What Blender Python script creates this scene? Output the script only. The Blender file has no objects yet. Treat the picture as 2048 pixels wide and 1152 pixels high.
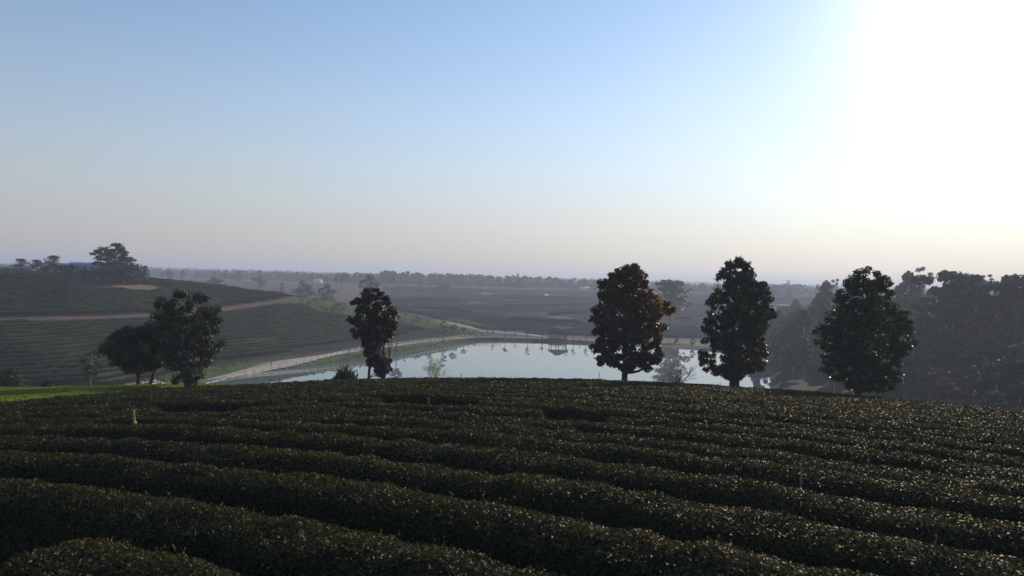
import bpy, math, random
import numpy as np
from mathutils import Matrix, Vector

rng = np.random.default_rng(7)
random.seed(7)
scene = bpy.context.scene
COL = scene.collection

# ------------------------------------------------------------------ camera
F = 1422.0                                   # focal length in pixels of a 2048 px wide frame
PITCH = math.atan(22 / F)
ROLL = math.radians(1.55)
fwd = np.array([0, math.cos(PITCH), -math.sin(PITCH)])
r0 = np.array([1.0, 0, 0]); u0 = np.cross(r0, fwd)
right = r0 * math.cos(ROLL) + u0 * math.sin(ROLL)
up = np.cross(right, fwd)
cd = bpy.data.cameras.new('camera'); cam = bpy.data.objects.new('camera', cd); COL.objects.link(cam)
cd.sensor_width = 36; cd.lens = 36 * F / 2048; cd.clip_start = 0.1; cd.clip_end = 30000
m = Matrix(((right[0], up[0], -fwd[0], 0), (right[1], up[1], -fwd[1], 0), (right[2], up[2], -fwd[2], 0), (0, 0, 0, 1)))
cam.matrix_world = m
scene.camera = cam

def ray(px, py):
    d = fwd * F + right * (px - 1024) - up * (py - 576)
    return d / np.linalg.norm(d)

def project(P):
    P = np.asarray(P, float)
    z = P @ fwd
    z = np.where(z > 0.01, z, 0.01)
    return 1024 + (P @ right) / z * F, 576 - (P @ up) / z * F

# ------------------------------------------------------------------ sky, sun, exposure
sun_d = ray(2170, -40)                      # the sun stands just outside the upper right of the frame
SUN_EL = math.asin(sun_d[2]); SUN_AZ = math.atan2(sun_d[0], sun_d[1])
world = bpy.data.worlds.new('World'); scene.world = world; world.use_nodes = True
nt = world.node_tree; N = nt.nodes; L = nt.links
N.clear()
def nd(t, **k):
    n = N.new(t)
    for a, b in k.items(): setattr(n, a, b)
    return n
out = nd('ShaderNodeOutputWorld'); bg = nd('ShaderNodeBackground'); bg.inputs[1].default_value = 0.1
L.new(bg.outputs[0], out.inputs[0])
sky = nd('ShaderNodeTexSky', sky_type='NISHITA', sun_disc=False, sun_elevation=SUN_EL, sun_rotation=SUN_AZ,
         altitude=300, air_density=1.0, dust_density=.2, ozone_density=2.5)
geo = nd('ShaderNodeTexCoord')
def vmath(op, a, b):
    n = nd('ShaderNodeVectorMath', operation=op)
    for i, v in enumerate((a, b)):
        if isinstance(v, (tuple, list)): n.inputs[i].default_value = v
        else: L.new(v, n.inputs[i])
    return n
def mt(op, a, b=0.0, clamp=False):
    n = nd('ShaderNodeMath', operation=op, use_clamp=clamp)
    for i, v in enumerate((a, b)):
        if isinstance(v, (int, float)): n.inputs[i].default_value = v
        else: L.new(v, n.inputs[i])
    return n.outputs[0]
def mixc(fac, a, b, mode='MIX'):
    n = nd('ShaderNodeMix', data_type='RGBA', blend_type=mode); n.clamp_factor = True
    for i, v in ((0, fac), (6, a), (7, b)):
        if isinstance(v, (int, float)): n.inputs[i].default_value = v
        elif isinstance(v, tuple): n.inputs[i].default_value = v
        else: L.new(v, n.inputs[i])
    return n.outputs[2]
sep = nd('ShaderNodeSeparateXYZ'); L.new(geo.outputs['Generated'], sep.inputs[0])
elev = mt('ABSOLUTE', sep.outputs[2])
dotn = vmath('DOT_PRODUCT', geo.outputs['Generated'], tuple(sun_d)).outputs['Value']
ang = mt('ARCCOSINE', mt('MINIMUM', mt('MAXIMUM', dotn, -1.0), 1.0))          # radians from the sun
# dusty air low over the plain
SKYGAIN, HAZE_H = 1.58, 0.205
hz = mt('EXPONENT', mt('MULTIPLY', mt('POWER', mt('MULTIPLY', elev, 1.0 / HAZE_H), 1.6), -1.0))
side = mt('EXPONENT', mt('MULTIPLY', ang, -1.0 / 0.5))
hazecol = mixc(mt('MULTIPLY', side, 2.1, True), (3.95, 3.8, 3.95, 1), (8.7, 8.05, 7.25, 1))
base = mixc(1.0, sky.outputs[0], (SKYGAIN * 1.06, SKYGAIN * 1.05, SKYGAIN * 1.03, 1), 'MULTIPLY')
base = mixc(mt('MULTIPLY', hz, 0.96), base, hazecol)
# aureole of forward-scattered light round the sun
a1 = mt('MULTIPLY', mt('EXPONENT', mt('MULTIPLY', mt('MULTIPLY', ang, ang), -1.0 / (0.155 ** 2))), 13.0)
a2 = mt('MULTIPLY', mt('EXPONENT', mt('MULTIPLY', ang, -1.0 / 0.33)), 1.6)
glow = nd('ShaderNodeVectorMath', operation='SCALE'); glow.inputs[0].default_value = (1.0, .985, .965)
L.new(mt('MULTIPLY', mt('ADD', a1, a2), mt('SUBTRACT', 1.0, mt('MULTIPLY', hz, .85))), glow.inputs['Scale'])
fin = vmath('ADD', base, glow.outputs[0])
L.new(fin.outputs[0], bg.inputs[0])

sl = bpy.data.lights.new('sun', 'SUN'); sl.energy = 4.0; sl.angle = math.radians(0.5); sl.color = (1, 0.84, 0.62)
so = bpy.data.objects.new('sun', sl); COL.objects.link(so); so.location = (80, 100, 80)
so.rotation_euler = Vector(tuple(sun_d)).to_track_quat('Z', 'Y').to_euler()
scene.view_settings.view_transform = 'Standard'; scene.view_settings.look = 'None'
scene.view_settings.exposure = 0.0; scene.view_settings.gamma = 1.0
scene.view_settings.use_curve_mapping = False
try:
    scene.cycles.volume_bounces = 1; scene.cycles.use_denoising = True; scene.cycles.max_bounces = 8; scene.cycles.transparent_max_bounces = 8
except Exception: pass

# ------------------------------------------------------------------ helpers
def smooth(a, b, x):
    t = np.clip((x - a) / (b - a), 0, 1); return t * t * (3 - 2 * t)
def _hash(i, j, s):
    n = (i * 374761393 + j * 668265263 + s * 1442695041) & 0xFFFFFFFF
    n = ((n ^ (n >> 13)) * 1274126177) & 0xFFFFFFFF
    return ((n ^ (n >> 16)) & 0xFFFF) / 65535.0
def vnoise(x, y, s=0):
    x = np.asarray(x, float); y = np.asarray(y, float)
    i = np.floor(x).astype(np.int64); j = np.floor(y).astype(np.int64)
    fx = x - i; fy = y - j; fx = fx * fx * (3 - 2 * fx); fy = fy * fy * (3 - 2 * fy)
    a = _hash(i, j, s); b = _hash(i + 1, j, s); c = _hash(i, j + 1, s); d = _hash(i + 1, j + 1, s)
    return (a * (1 - fx) + b * fx) * (1 - fy) + (c * (1 - fx) + d * fx) * fy
def fbm(x, y, s=0, o=3):
    v = 0; a = 0.5; t = 0
    for k in range(o):
        v = v + a * vnoise(x * 2 ** k, y * 2 ** k, s + k); t += a; a *= .5
    return v / t
def polydist(X, Y, pts):
    """distance to an open polyline and the position along it (0..n-1)"""
    best = np.full(np.shape(X), 1e9); pos = np.zeros(np.shape(X))
    for k in range(len(pts) - 1):
        ax, ay = pts[k][:2]; bx, by = pts[k + 1][:2]
        dx, dy = bx - ax, by - ay
        t = np.clip(((X - ax) * dx + (Y - ay) * dy) / (dx * dx + dy * dy + 1e-9), 0, 1)
        d = np.hypot(X - ax - t * dx, Y - ay - t * dy)
        w = d < best; best = np.where(w, d, best); pos = np.where(w, k + t, pos)
    return best, pos
def inpoly(X, Y, poly):
    r = np.zeros(np.shape(X), bool); n = len(poly)
    for k in range(n):
        x1, y1 = poly[k][:2]; x2, y2 = poly[(k + 1) % n][:2]
        if y1 == y2: continue
        c = ((y1 > Y) != (y2 > Y)) & (X < (x2 - x1) * (Y - y1) / (y2 - y1) + x1)
        r ^= c
    return r
def chaikin(pts, n=2, closed=False):
    for _ in range(n):
        o = []; m_ = len(pts)
        rngk = range(m_ if closed else m_ - 1)
        if not closed: o.append(pts[0])
        for k in rngk:
            a = np.array(pts[k], float); b = np.array(pts[(k + 1) % m_], float)
            o += [tuple(a * .75 + b * .25), tuple(a * .25 + b * .75)]
        if not closed: o.append(pts[-1])
        pts = o
    return pts
def onplane(px, py, z):
    d = ray(px, py); t = z / d[2]; return d * t

class MB:
    def __init__(s): s.v = []; s.f4 = []; s.f3 = []; s.c = []; s.n = 0; s.m4 = []; s.m3 = []
    def add(s, v, quads=None, tris=None, col=None, mi=0):
        v = np.asarray(v, float).reshape(-1, 3); s.v.append(v)
        if quads is not None and len(quads): q = np.asarray(quads) + s.n; s.f4.append(q); s.m4.append(np.full(len(q), mi))
        if tris is not None and len(tris): q = np.asarray(tris) + s.n; s.f3.append(q); s.m3.append(np.full(len(q), mi))
        if col is None: col = np.full((len(v), 4), .5)
        s.c.append(np.broadcast_to(np.asarray(col, float), (len(v), 4))); s.n += len(v)
    def box(s, c, size, rz=0, mi=0, top=1.0):
        x, y, z = [a / 2 for a in size]
        p = np.array([(-x, -y, -z), (x, -y, -z), (x, y, -z), (-x, y, -z), (-x * top, -y * top, z), (x * top, -y * top, z), (x * top, y * top, z), (-x * top, y * top, z)])
        cs, sn = math.cos(rz), math.sin(rz)
        p = np.stack([p[:, 0] * cs - p[:, 1] * sn, p[:, 0] * sn + p[:, 1] * cs, p[:, 2]], 1) + np.array(c)
        s.add(p, [(0, 3, 2, 1), (4, 5, 6, 7), (0, 1, 5, 4), (1, 2, 6, 5), (2, 3, 7, 6), (3, 0, 4, 7)], mi=mi)
    def tube(s, pts, rad, sides=6, mi=0):
        pts = np.asarray(pts, float); n = len(pts)
        T = np.gradient(pts, axis=0); T /= np.linalg.norm(T, axis=1)[:, None] + 1e-9
        ref = np.array([1.0, 0.13, 0.07]) if abs(T[0][0]) < .8 else np.array([0, 1.0, .1])
        U = np.cross(T, ref); U /= np.linalg.norm(U, axis=1)[:, None]; V = np.cross(T, U)
        a = np.linspace(0, 2 * np.pi, sides, endpoint=False)
        rad = np.broadcast_to(np.asarray(rad, float), (n,))
        P = pts[:, None] + rad[:, None, None] * (np.cos(a)[None, :, None] * U[:, None] + np.sin(a)[None, :, None] * V[:, None])
        q = []
        for i in range(n - 1):
            for k in range(sides):
                q.append((i * sides + k, i * sides + (k + 1) % sides, (i + 1) * sides + (k + 1) % sides, (i + 1) * sides + k))
        s.add(P.reshape(-1, 3), q, mi=mi)
        s.add(P[-1], None, [(0, k, k + 1) for k in range(1, sides - 1)], mi=mi)
        s.add(P[0], None, [(0, k + 1, k) for k in range(1, sides - 1)], mi=mi)
    def mesh(s, name, mats, smooth_=False, color=True):
        me = bpy.data.meshes.new(name)
        v = np.concatenate(s.v); f4 = np.concatenate(s.f4) if s.f4 else np.zeros((0, 4), int); f3 = np.concatenate(s.f3) if s.f3 else np.zeros((0, 3), int)
        me.vertices.add(len(v)); me.vertices.foreach_set('co', v.astype(np.float32).ravel())
        nl = f4.size + f3.size; npoly = len(f4) + len(f3)
        me.loops.add(nl); me.loops.foreach_set('vertex_index', np.concatenate([f4.ravel(), f3.ravel()]).astype(np.int32))
        me.polygons.add(npoly)
        st = np.concatenate([np.arange(len(f4)) * 4, len(f4) * 4 + np.arange(len(f3)) * 3]).astype(np.int32)
        me.polygons.foreach_set('loop_start', st)
        mi = np.concatenate(([np.concatenate(s.m4)] if s.m4 else []) + ([np.concatenate(s.m3)] if s.m3 else [])).astype(np.int32)
        for q in (mats if isinstance(mats, (list, tuple)) else [mats]): me.materials.append(q)
        me.polygons.foreach_set('material_index', mi)
        if smooth_: me.polygons.foreach_set('use_smooth', np.ones(npoly, bool))
        if color:
            at = me.color_attributes.new('Col', 'FLOAT_COLOR', 'POINT')
            at.data.foreach_set('color', np.concatenate(s.c).astype(np.float32).ravel())
        me.update(calc_edges=True); 
        return me
    def obj(s, name, mats, parent=None, loc=None, **k):
        o = bpy.data.objects.new(name, s.mesh(name, mats, **k)); COL.objects.link(o)
        if parent is not None: o.parent = parent
        if loc is not None: o.location = loc
        return o

def tag(o, label=None, cat=None, group=None, kind=None):
    if label: o['label'] = label
    if cat: o['category'] = cat
    if group: o['group'] = group
    if kind: o['kind'] = kind
    return o
def empty(name, loc, rz=0):
    o = bpy.data.objects.new(name, None); COL.objects.link(o); o.location = tuple(map(float, loc)); o.rotation_euler = (0, 0, rz)
    o.empty_display_size = .3
    return o
def dup(src, loc, rz=0, sc=1.0, label=None, group=None, cat=None):
    c = src.copy(); COL.objects.link(c); c.location = tuple(map(float, loc)); c.rotation_euler = (0, 0, rz)
    c.scale = (sc, sc, sc) if np.isscalar(sc) else sc
    for ch in list(src.children):
        d = ch.copy(); COL.objects.link(d); d.parent = c
    tag(c, label, cat, group)
    return c

def mat(name, col=None, rough=.8, attr=False, noise=0.0, nscale=5.0, spec=.3, transl=0.0, bump=0.0, bscale=20, coord='Object', ramp=None, metallic=0, tcol=None):
    M_ = bpy.data.materials.new(name); M_.use_nodes = True; n = M_.node_tree.nodes; l = M_.node_tree.links
    b = n['Principled BSDF']; b.inputs['Roughness'].default_value = rough; b.inputs['Metallic'].default_value = metallic
    b.inputs['Specular IOR Level'].default_value = spec
    tc = n.new('ShaderNodeTexCoord')
    src = None
    if attr:
        a = n.new('ShaderNodeAttribute'); a.attribute_name = 'Col'; src = a.outputs['Color']
        if ramp:
            r = n.new('ShaderNodeValToRGB'); r.color_ramp.interpolation = 'LINEAR'
            els = r.color_ramp.elements
            while len(els) < len(ramp): els.new(.5)
            for e_, (p_, c_) in zip(els, ramp): e_.position = p_; e_.color = (*c_, 1)
            s_ = n.new('ShaderNodeSeparateColor'); l.new(src, s_.inputs[0]); l.new(s_.outputs[0], r.inputs[0]); src = r.outputs[0]
    else:
        rgb = n.new('ShaderNodeRGB'); rgb.outputs[0].default_value = (*col, 1); src = rgb.outputs[0]
    if noise:
        t = n.new('ShaderNodeTexNoise'); t.inputs['Scale'].default_value = nscale; t.inputs['Detail'].default_value = 6
        l.new(tc.outputs[coord], t.inputs['Vector'])
        mr = n.new('ShaderNodeMapRange'); mr.inputs[1].default_value = .3; mr.inputs[2].default_value = .7
        mr.inputs[3].default_value = 1 - noise; mr.inputs[4].default_value = 1 + noise; l.new(t.outputs[0], mr.inputs[0])
        mx = n.new('ShaderNodeVectorMath'); mx.operation = 'SCALE'; l.new(src, mx.inputs[0]); l.new(mr.outputs[0], mx.inputs['Scale']); src = mx.outputs[0]
    l.new(src, b.inputs['Base Color'])
    if bump:
        t = n.new('ShaderNodeTexNoise'); t.inputs['Scale'].default_value = bscale; t.inputs['Detail'].default_value = 5
        l.new(tc.outputs[coord], t.inputs['Vector'])
        bp = n.new('ShaderNodeBump'); bp.inputs['Strength'].default_value = bump; bp.inputs['Distance'].default_value = .1
        l.new(t.outputs[0], bp.inputs['Height']); l.new(bp.outputs[0], b.inputs['Normal'])
    if transl:
        tr = n.new('ShaderNodeBsdfTranslucent')
        g = n.new('ShaderNodeVectorMath'); g.operation = 'MULTIPLY'; l.new(src, g.inputs[0]); g.inputs[1].default_value = tcol or (1.5, 1.7, .8)
        l.new(g.outputs[0], tr.inputs[0])
        mx = n.new('ShaderNodeMixShader'); mx.inputs[0].default_value = transl
        o_ = n['Material Output']; l.new(b.outputs[0], mx.inputs[1]); l.new(tr.outputs[0], mx.inputs[2]); l.new(mx.outputs[0], o_.inputs[0])
    return M_

M = {}
M['ground'] = mat('ground_soil_and_grass', attr=True, rough=.95, spec=.1, noise=.35, nscale=.8, bump=.5, bscale=3)
M['road'] = mat('sandy_gravel', (.42, .35, .30), rough=.95, spec=.1, noise=.18, nscale=1.2, bump=.2)
M['dirt'] = mat('orange_dirt', (.13, .09, .058), rough=.95, spec=.1, noise=.25, nscale=.5, bump=.2)
M['hedge_body'] = mat('hedge_inside', (.018, .02, .011), rough=.95, spec=.05, noise=.4, nscale=6, bump=.8, bscale=12)
M['tea_leaf'] = mat('tea_leaf', attr=True, rough=.58, spec=.2, transl=.22, tcol=(1.45, 1.35, .6),
    ramp=[(0, (.018, .021, .008)), (.45, (.046, .045, .014)), (.7, (.078, .060, .018)), (.86, (.09, .050, .021)), (.95, (.14, .13, .04)), (1, (.30, .27, .09))])
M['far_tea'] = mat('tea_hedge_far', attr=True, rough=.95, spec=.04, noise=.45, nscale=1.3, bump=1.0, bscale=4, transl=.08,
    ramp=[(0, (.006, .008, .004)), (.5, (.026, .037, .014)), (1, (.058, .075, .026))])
M['bark'] = mat('bark', (.07, .05, .04), rough=.9, noise=.4, nscale=6, bump=.6, bscale=25)
M['bark_red'] = mat('reddish_bark', (.10, .055, .04), rough=.9, noise=.4, nscale=6, bump=.6, bscale=25)
M['bark_pale'] = mat('pale_bark', (.26, .24, .2), rough=.9, noise=.3, nscale=6)
def leafmat(name, ramp, transl=.22, rough=.5, spec=.35): return mat(name, attr=True, rough=rough, spec=spec, transl=transl, ramp=ramp)
M['leaf_green'] = leafmat('leaf_dark_green', [(0, (.018, .030, .012)), (.6, (.035, .055, .018)), (.92, (.06, .085, .025)), (1, (.12, .13, .05))])
M['leaf_rust'] = leafmat('leaf_green_and_rust', [(0, (.022, .026, .012)), (.4, (.05, .045, .018)), (.7, (.15, .065, .022)), (1, (.30, .14, .04))], transl=.35)
M['leaf_plum'] = leafmat('leaf_plum_brown', [(0, (.022, .020, .018)), (.6, (.045, .034, .028)), (.9, (.08, .05, .035)), (1, (.14, .10, .06))])
M['leaf_grey'] = leafmat('leaf_grey_green', [(0, (.02, .028, .016)), (.6, (.045, .055, .03)), (.9, (.09, .095, .055)), (1, (.16, .15, .1))])
M['leaf_wood'] = leafmat('leaf_wood', [(0, (.016, .026, .015)), (.6, (.036, .052, .024)), (1, (.08, .09, .04))], transl=.2, rough=.7)
M['leaf_woodrust'] = leafmat('leaf_wood_rusty', [(0, (.045, .035, .02)), (.6, (.10, .06, .03)), (1, (.17, .10, .05))], transl=.2, rough=.7)
M['leaf_pale'] = leafmat('leaf_pale_yellow_green', [(0, (.10, .12, .05)), (.6, (.2, .22, .09)), (1, (.32, .30, .14))], transl=.4, rough=.6)
M['grassm'] = mat('grass_blade', attr=True, rough=.7, spec=.2, transl=.45, ramp=[(0, (.09, .12, .016)), (.7, (.15, .17, .035)), (1, (.28, .24, .07))], tcol=(1.3, 1.6, .5))
M['white'] = mat('white_paint', (.66, .64, .6), rough=.6, noise=.08, nscale=2)
M['wood'] = mat('weathered_wood', (.10, .08, .065), rough=.9, noise=.3, nscale=8)
M['thatch'] = mat('dark_roof', (.06, .045, .04), rough=.95, noise=.3, nscale=4, bump=.5)
M['blue_roof'] = mat('blue_metal_roof', (.10, .20, .42), rough=.45, spec=.5, noise=.1, nscale=.6)
M['grey_roof'] = mat('grey_metal_roof', (.20, .20, .21), rough=.5, spec=.5, noise=.1, nscale=.6)
M['wall'] = mat('pale_wall', (.55, .54, .52), rough=.85, noise=.1, nscale=1)
M['glass'] = mat('dark_glass', (.03, .035, .04), rough=.15, spec=.6)
M['bamboo'] = mat('yellow_bamboo', (.30, .27, .11), rough=.6, noise=.3, nscale=20)
M['tape'] = mat('yellow_tape', (.6, .55, .12), rough=.5)
M['pipe'] = mat('grey_plastic_pipe', (.17, .155, .12), rough=.5, noise=.1, nscale=10)
M['metal'] = mat('galvanised_steel', (.3, .3, .3), rough=.4, metallic=.6)

# ------------------------------------------------------------------ terrain
A_, B_, C_, E_, H_ = .0417, .00115, .0021, -.018, 2.3
ZW = -21.0
def hedge_top(X, Y):                       # rounded top of the near hill, measured at the hedge tops
    return -H_ - A_ * Y - B_ * Y * Y - C_ * X * X - E_ * X
road_px = [(270, 780, -19.5), (400, 748, -19.5), (500, 731, -19.5), (600, 718, -19.5), (700, 703, -19.6), (800, 690, -19.8), (900, 678, -20.1),
           (950, 674, -20.2), (1010, 674.5, -20.2), (1100, 677, -20.2), (1200, 682, -20.2), (1350, 689, -20.2), (1480, 697, -20.2)]
ROAD = [tuple(onplane(a, b, z)) for a, b, z in road_px]
ROAD = [(-92, 78, -19.5), (-76, 96, -19.5)] + ROAD
wl_px = [(330, 779), (360, 771), (400, 762), (460, 751.5), (556, 740), (650, 728), (720, 717), (791, 706), (870, 692), (920, 684.5), (950, 682), (1000, 681.5), (1060, 682.5), (1150, 686), (1317, 692), (1400, 697),
         (1475, 706), (1525, 730), (1555, 765), (1540, 800), (1450, 835), (1200, 850), (900, 850), (600, 838), (380, 805)]
LAKE = chaikin([tuple(onplane(a, b, ZW)[:2]) for a, b in wl_px], 2, True)
RX = np.array([-300, -160, -125, -93, -70, -50, -29, -10, 0, 40])
RH = np.array([-3, -1.2, -2.3, -5.2, -8.0, -11.3, -15.0, -19.3, -21, -24.])
RY = np.array([190, 200, 212, 226, 232, 235, 236, 238, 240, 240.])
rx = np.array([p[0] for p in ROAD[:12]]); ry = np.array([p[1] for p in ROAD[:12]])
def smax(a, b, k=1.5):
    h = np.clip(.5 + .5 * (a - b) / k, 0, 1); return b * (1 - h) + a * h + k * h * (1 - h)
FOOT = [(-260, 40), (-150, 66)] + [p[:2] for p in ROAD[:12]]
RIDGE = list(zip(RX, RY, RH))
def lefthill(X, Y):
    shp = np.shape(X); X = np.ravel(X).astype(float); Y = np.ravel(Y).astype(float)
    out_ = np.full(X.shape, -23.0); m_ = (X < 45) & (X > -420) & (Y > 40) & (Y < 420)
    x, y = X[m_], Y[m_]
    if len(x):
        d1, _ = polydist(x, y, FOOT); d2, pos = polydist(x, y, RIDGE)
        Hr = np.interp(pos, np.arange(len(RH)), RH); Yr = np.interp(x, RX, RY)
        Yp = np.interp(x, np.array([p[0] for p in FOOT]), np.array([p[1] for p in FOOT]))
        d1 = np.maximum(d1 - 3.5, 0); t = d1 / (d1 + d2 + 1e-6)
        zf = -19.7
        g_ = .62 * np.sin(t * np.pi / 2) + .38 * t
        front = zf + (Hr - zf) * g_
        t2 = np.clip(d2 / 110, 0, 1); back = np.maximum(Hr + (-17 - Hr) * (t2 * t2 * (3 - 2 * t2)), -22)
        z = np.where(y > Yr, back, front)
        out_[m_] = np.where(y < Yp, zf - np.minimum(np.maximum(Yp - y, 0), 12) * .3, z)
    return out_.reshape(shp)
def height(X, Y):
    X = np.asarray(X, float); Y = np.asarray(Y, float)
    near = hedge_top(X, Y) - .95
    lawnz = -6.23 - .103 * (Y - 31) + .055 * np.clip(X + 29, 0, 12) - .011 * np.maximum(Y - 40.5, 0) ** 2 - .012 * np.maximum(31 - Y, 0) ** 2 
    w = smooth(-20.2, -21.4, X - .2 * (Y - 31)) * smooth(28.0, 29.5, Y) * smooth(-75, -55, X)
    near = near + np.maximum(lawnz - near, 0) * w
    base = -20.4 + np.clip((Y - 246) * .0285, 0, 10.2) - np.clip((Y - 620) * .012, 0, 3.5)
    base = base + .8 * (fbm(X * .012, Y * .012, 3) - .5) * smooth(260, 320, Y)
    base = base + 9 * smooth(1500, 3500, Y) * (fbm(X * .0006, Y * .0006, 9) - .35)
    xs = np.interp(Y, [60, 130, 225, 320, 500], [52, 56, 66, 110, 190])
    zr = -20.4 + 11.5 * smooth(0, 95, X - xs) * smooth(520, 300, Y)
    z = np.maximum(base, zr)
    lh = lefthill(X, Y) + .12 * (fbm(X * .03, Y * .03, 5) - .5)
    z = np.where(X < 40, smax(z, lh, .8), z)
    z = smax(z, near, 1.5)
    m_ = (X > -120) & (X < 140) & (Y > 60) & (Y < 300)
    if np.any(m_):
        xm, ym = X[m_], Y[m_]
        zm = z[m_]
        d, pos = polydist(xm, ym, ROAD); zroad = np.interp(pos, np.arange(len(ROAD)), [p[2] for p in ROAD])
        w = 1 - smooth(2.2, 7, d); zm = zm * (1 - w) + zroad * w
        dl, _ = polydist(xm, ym, LAKE + [LAKE[0]]); ins = inpoly(xm, ym, LAKE)
        zm = np.where(ins, np.minimum(zm, ZW - np.minimum(dl * .35, 2.5)), np.minimum(zm, ZW + dl * .62))
        z = z.copy(); z[m_] = zm
    return z
def hgt(x, y): return float(height(np.array([x]), np.array([y]))[0])
_T = np.concatenate([np.arange(3, 60, .25), np.arange(60, 400, .5), 400 * 1.004 ** np.arange(0, 650)])
def hit(px, py, tmin=0):
    d = ray(px, py); P = d[None] * _T[:, None]
    below = (P[:, 2] < height(P[:, 0], P[:, 1])) & (_T > tmin)
    k = int(np.argmax(below)) if below.any() else len(_T) - 1
    lo, hi = _T[max(k - 1, 0)], _T[k]
    for _ in range(12):
        mid = (lo + hi) / 2; p = d * mid
        if p[2] < hgt(p[0], p[1]): hi = mid
        else: lo = mid
    p = d * hi; p[2] = hgt(p[0], p[1]); return p

hillroad_px = [(0, 640), (110, 638), (200, 636), (300, 631), (400, 622), (470, 615), (530, 607), (575, 599), (592, 595)]
HROAD = [hit(a, b, 60) for a, b in hillroad_px]
HROAD = [HROAD[0] + (HROAD[0] - HROAD[1]) * .8] + HROAD
branch_px = [(893, 646), (946, 656), (1034, 667), (1090, 674)]
BROAD = [hit(a, b, 120) for a, b in branch_px]

# ground sheet: one polar grid centred under the camera, out to the horizon
angs = np.radians(np.concatenate([np.arange(-180, -46, 4), np.arange(-46, 46.01, .3), np.arange(50, 180, 4)]))
rad = np.concatenate([[.05], np.arange(1, 60, 1.0), np.arange(60, 300, 1.7), 300 * 1.022 ** np.arange(0, 142)])
rad = rad[rad < 6500]
RR, AA = np.meshgrid(rad, angs, indexing='ij')
GX, GY = RR * np.sin(AA), RR * np.cos(AA)
GZ = height(GX, GY)
nr, na = GX.shape
idx = np.arange(nr * na).reshape(nr, na)
nxt = np.roll(idx, -1, axis=1)
quads = np.stack([idx[:-1], idx[1:], nxt[1:], nxt[:-1]], -1).reshape(-1, 4)[:, ::-1]
gx, gy, gz = GX.ravel(), GY.ravel(), GZ.ravel()
px, py = project(np.stack([gx, gy, gz], 1)); front = gy > 3
col = np.zeros((len(gx), 4)); col[:, 3] = 1
n1 = fbm(gx * .02, gy * .02, 11, 4)[:, None]; n2 = fbm(gx * .3, gy * .3, 12, 2)[:, None]
def setc(mask, c, amt=.3):
    m_ = mask; col[m_, :3] = np.array(c) * (1 + amt * (n1[m_] - .5) * 2 + .3 * (n2[m_] - .5))
setc(gx < 1e9, (.055, .07, .035))
setc(gy > 245, (.085, .066, .058))
setc(gy > 640, (.06, .075, .045))
dh = np.hypot(gx, gy)
setc(dh < 75, (.045, .036, .026))
setc((gx < -20.8 + .2 * (gy - 31)) & (gy > 28) & (gy < 75) & (gx > -60), (.12, .13, .03), .15)
lhm = (gy < 300) & (gy > 95) & (gx < -8) & (dh > 90)
setc(lhm, (.020, .022, .012), .3)
# young grassy nose of the left hill
ZONES = []
def zone(poly, c, amt=.3, ymin=60):
    if ymin >= 240: ZONES.append((poly, c))
    setc(front & (gy > ymin) & (dh > 70) & inpoly(px, py, poly), c, amt)
zone([(560, 606), (620, 596), (730, 612), (860, 642), (985, 666), (900, 662), (760, 640), (640, 622)], (.075, .115, .035), .3)
zone([(205, 576), (235, 570), (290, 569), (330, 577), (285, 581), (230, 580)], (.24, .16, .09), .2)
zone([(560, 604), (600, 597), (640, 592), (600, 606)], (.09, .11, .04))
# fields beyond the lake
zone([(700, 600), (900, 590), (1500, 600), (1500, 575), (700, 575)], (.13, .078, .062), .35, 240)
zone([(790, 622), (880, 622), (955, 631), (930, 640), (800, 642)], (.02, .035, .032), .2, 240)
zone([(930, 642), (1000, 639), (1180, 649), (1385, 655), (1460, 676), (1250, 676), (1090, 668), (1010, 660)], (.02, .03, .036), .2, 240)
zone([(800, 640), (930, 641), (1000, 660), (950, 652), (860, 645)], (.11, .12, .05), .2, 240)
zone([(1000, 629), (1090, 626), (1230, 632), (1390, 650), (1180, 648), (1000, 638)], (.13, .11, .055), .3, 240)
zone([(700, 602), (1150, 590), (1180, 600), (1100, 606), (800, 612)], (.06, .055, .062), .3, 240)
zone([(1150, 598), (1200, 592), (1700, 596), (1700, 640), (1400, 640), (1200, 612)], (.065, .058, .066), .3, 240)
zone([(1060, 676), (1180, 672), (1460, 682), (1480, 699), (1180, 688), (1060, 680)], (.16, .125, .065), .25, 200)
setc((gx > 46) & (gy > 60) & (gy < 330) & (gx > np.interp(gy, [70, 130, 225, 300, 420], [50, 53, 64, 98, 160])), (.028, .032, .018))
dr, _ = polydist(gx, gy, ROAD); dl, _ = polydist(gx, gy, LAKE + [LAKE[0]])
setc((dr < 3.5 + 3 * n1[:, 0]) & (gx < -10) & (gy > 95), (.075, .055, .036), .3)
setc((dl < 4.2) & (gy > 110) & (gx < 46), (.075, .105, .033), .3)
setc(inpoly(gx, gy, LAKE), (.05, .05, .035))
cen = MB(); cen.add(np.stack([gx, gy, gz], 1), quads, None, col)
g = cen.obj('ground', M['ground'], smooth_=True); tag(g, kind='structure')

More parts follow.
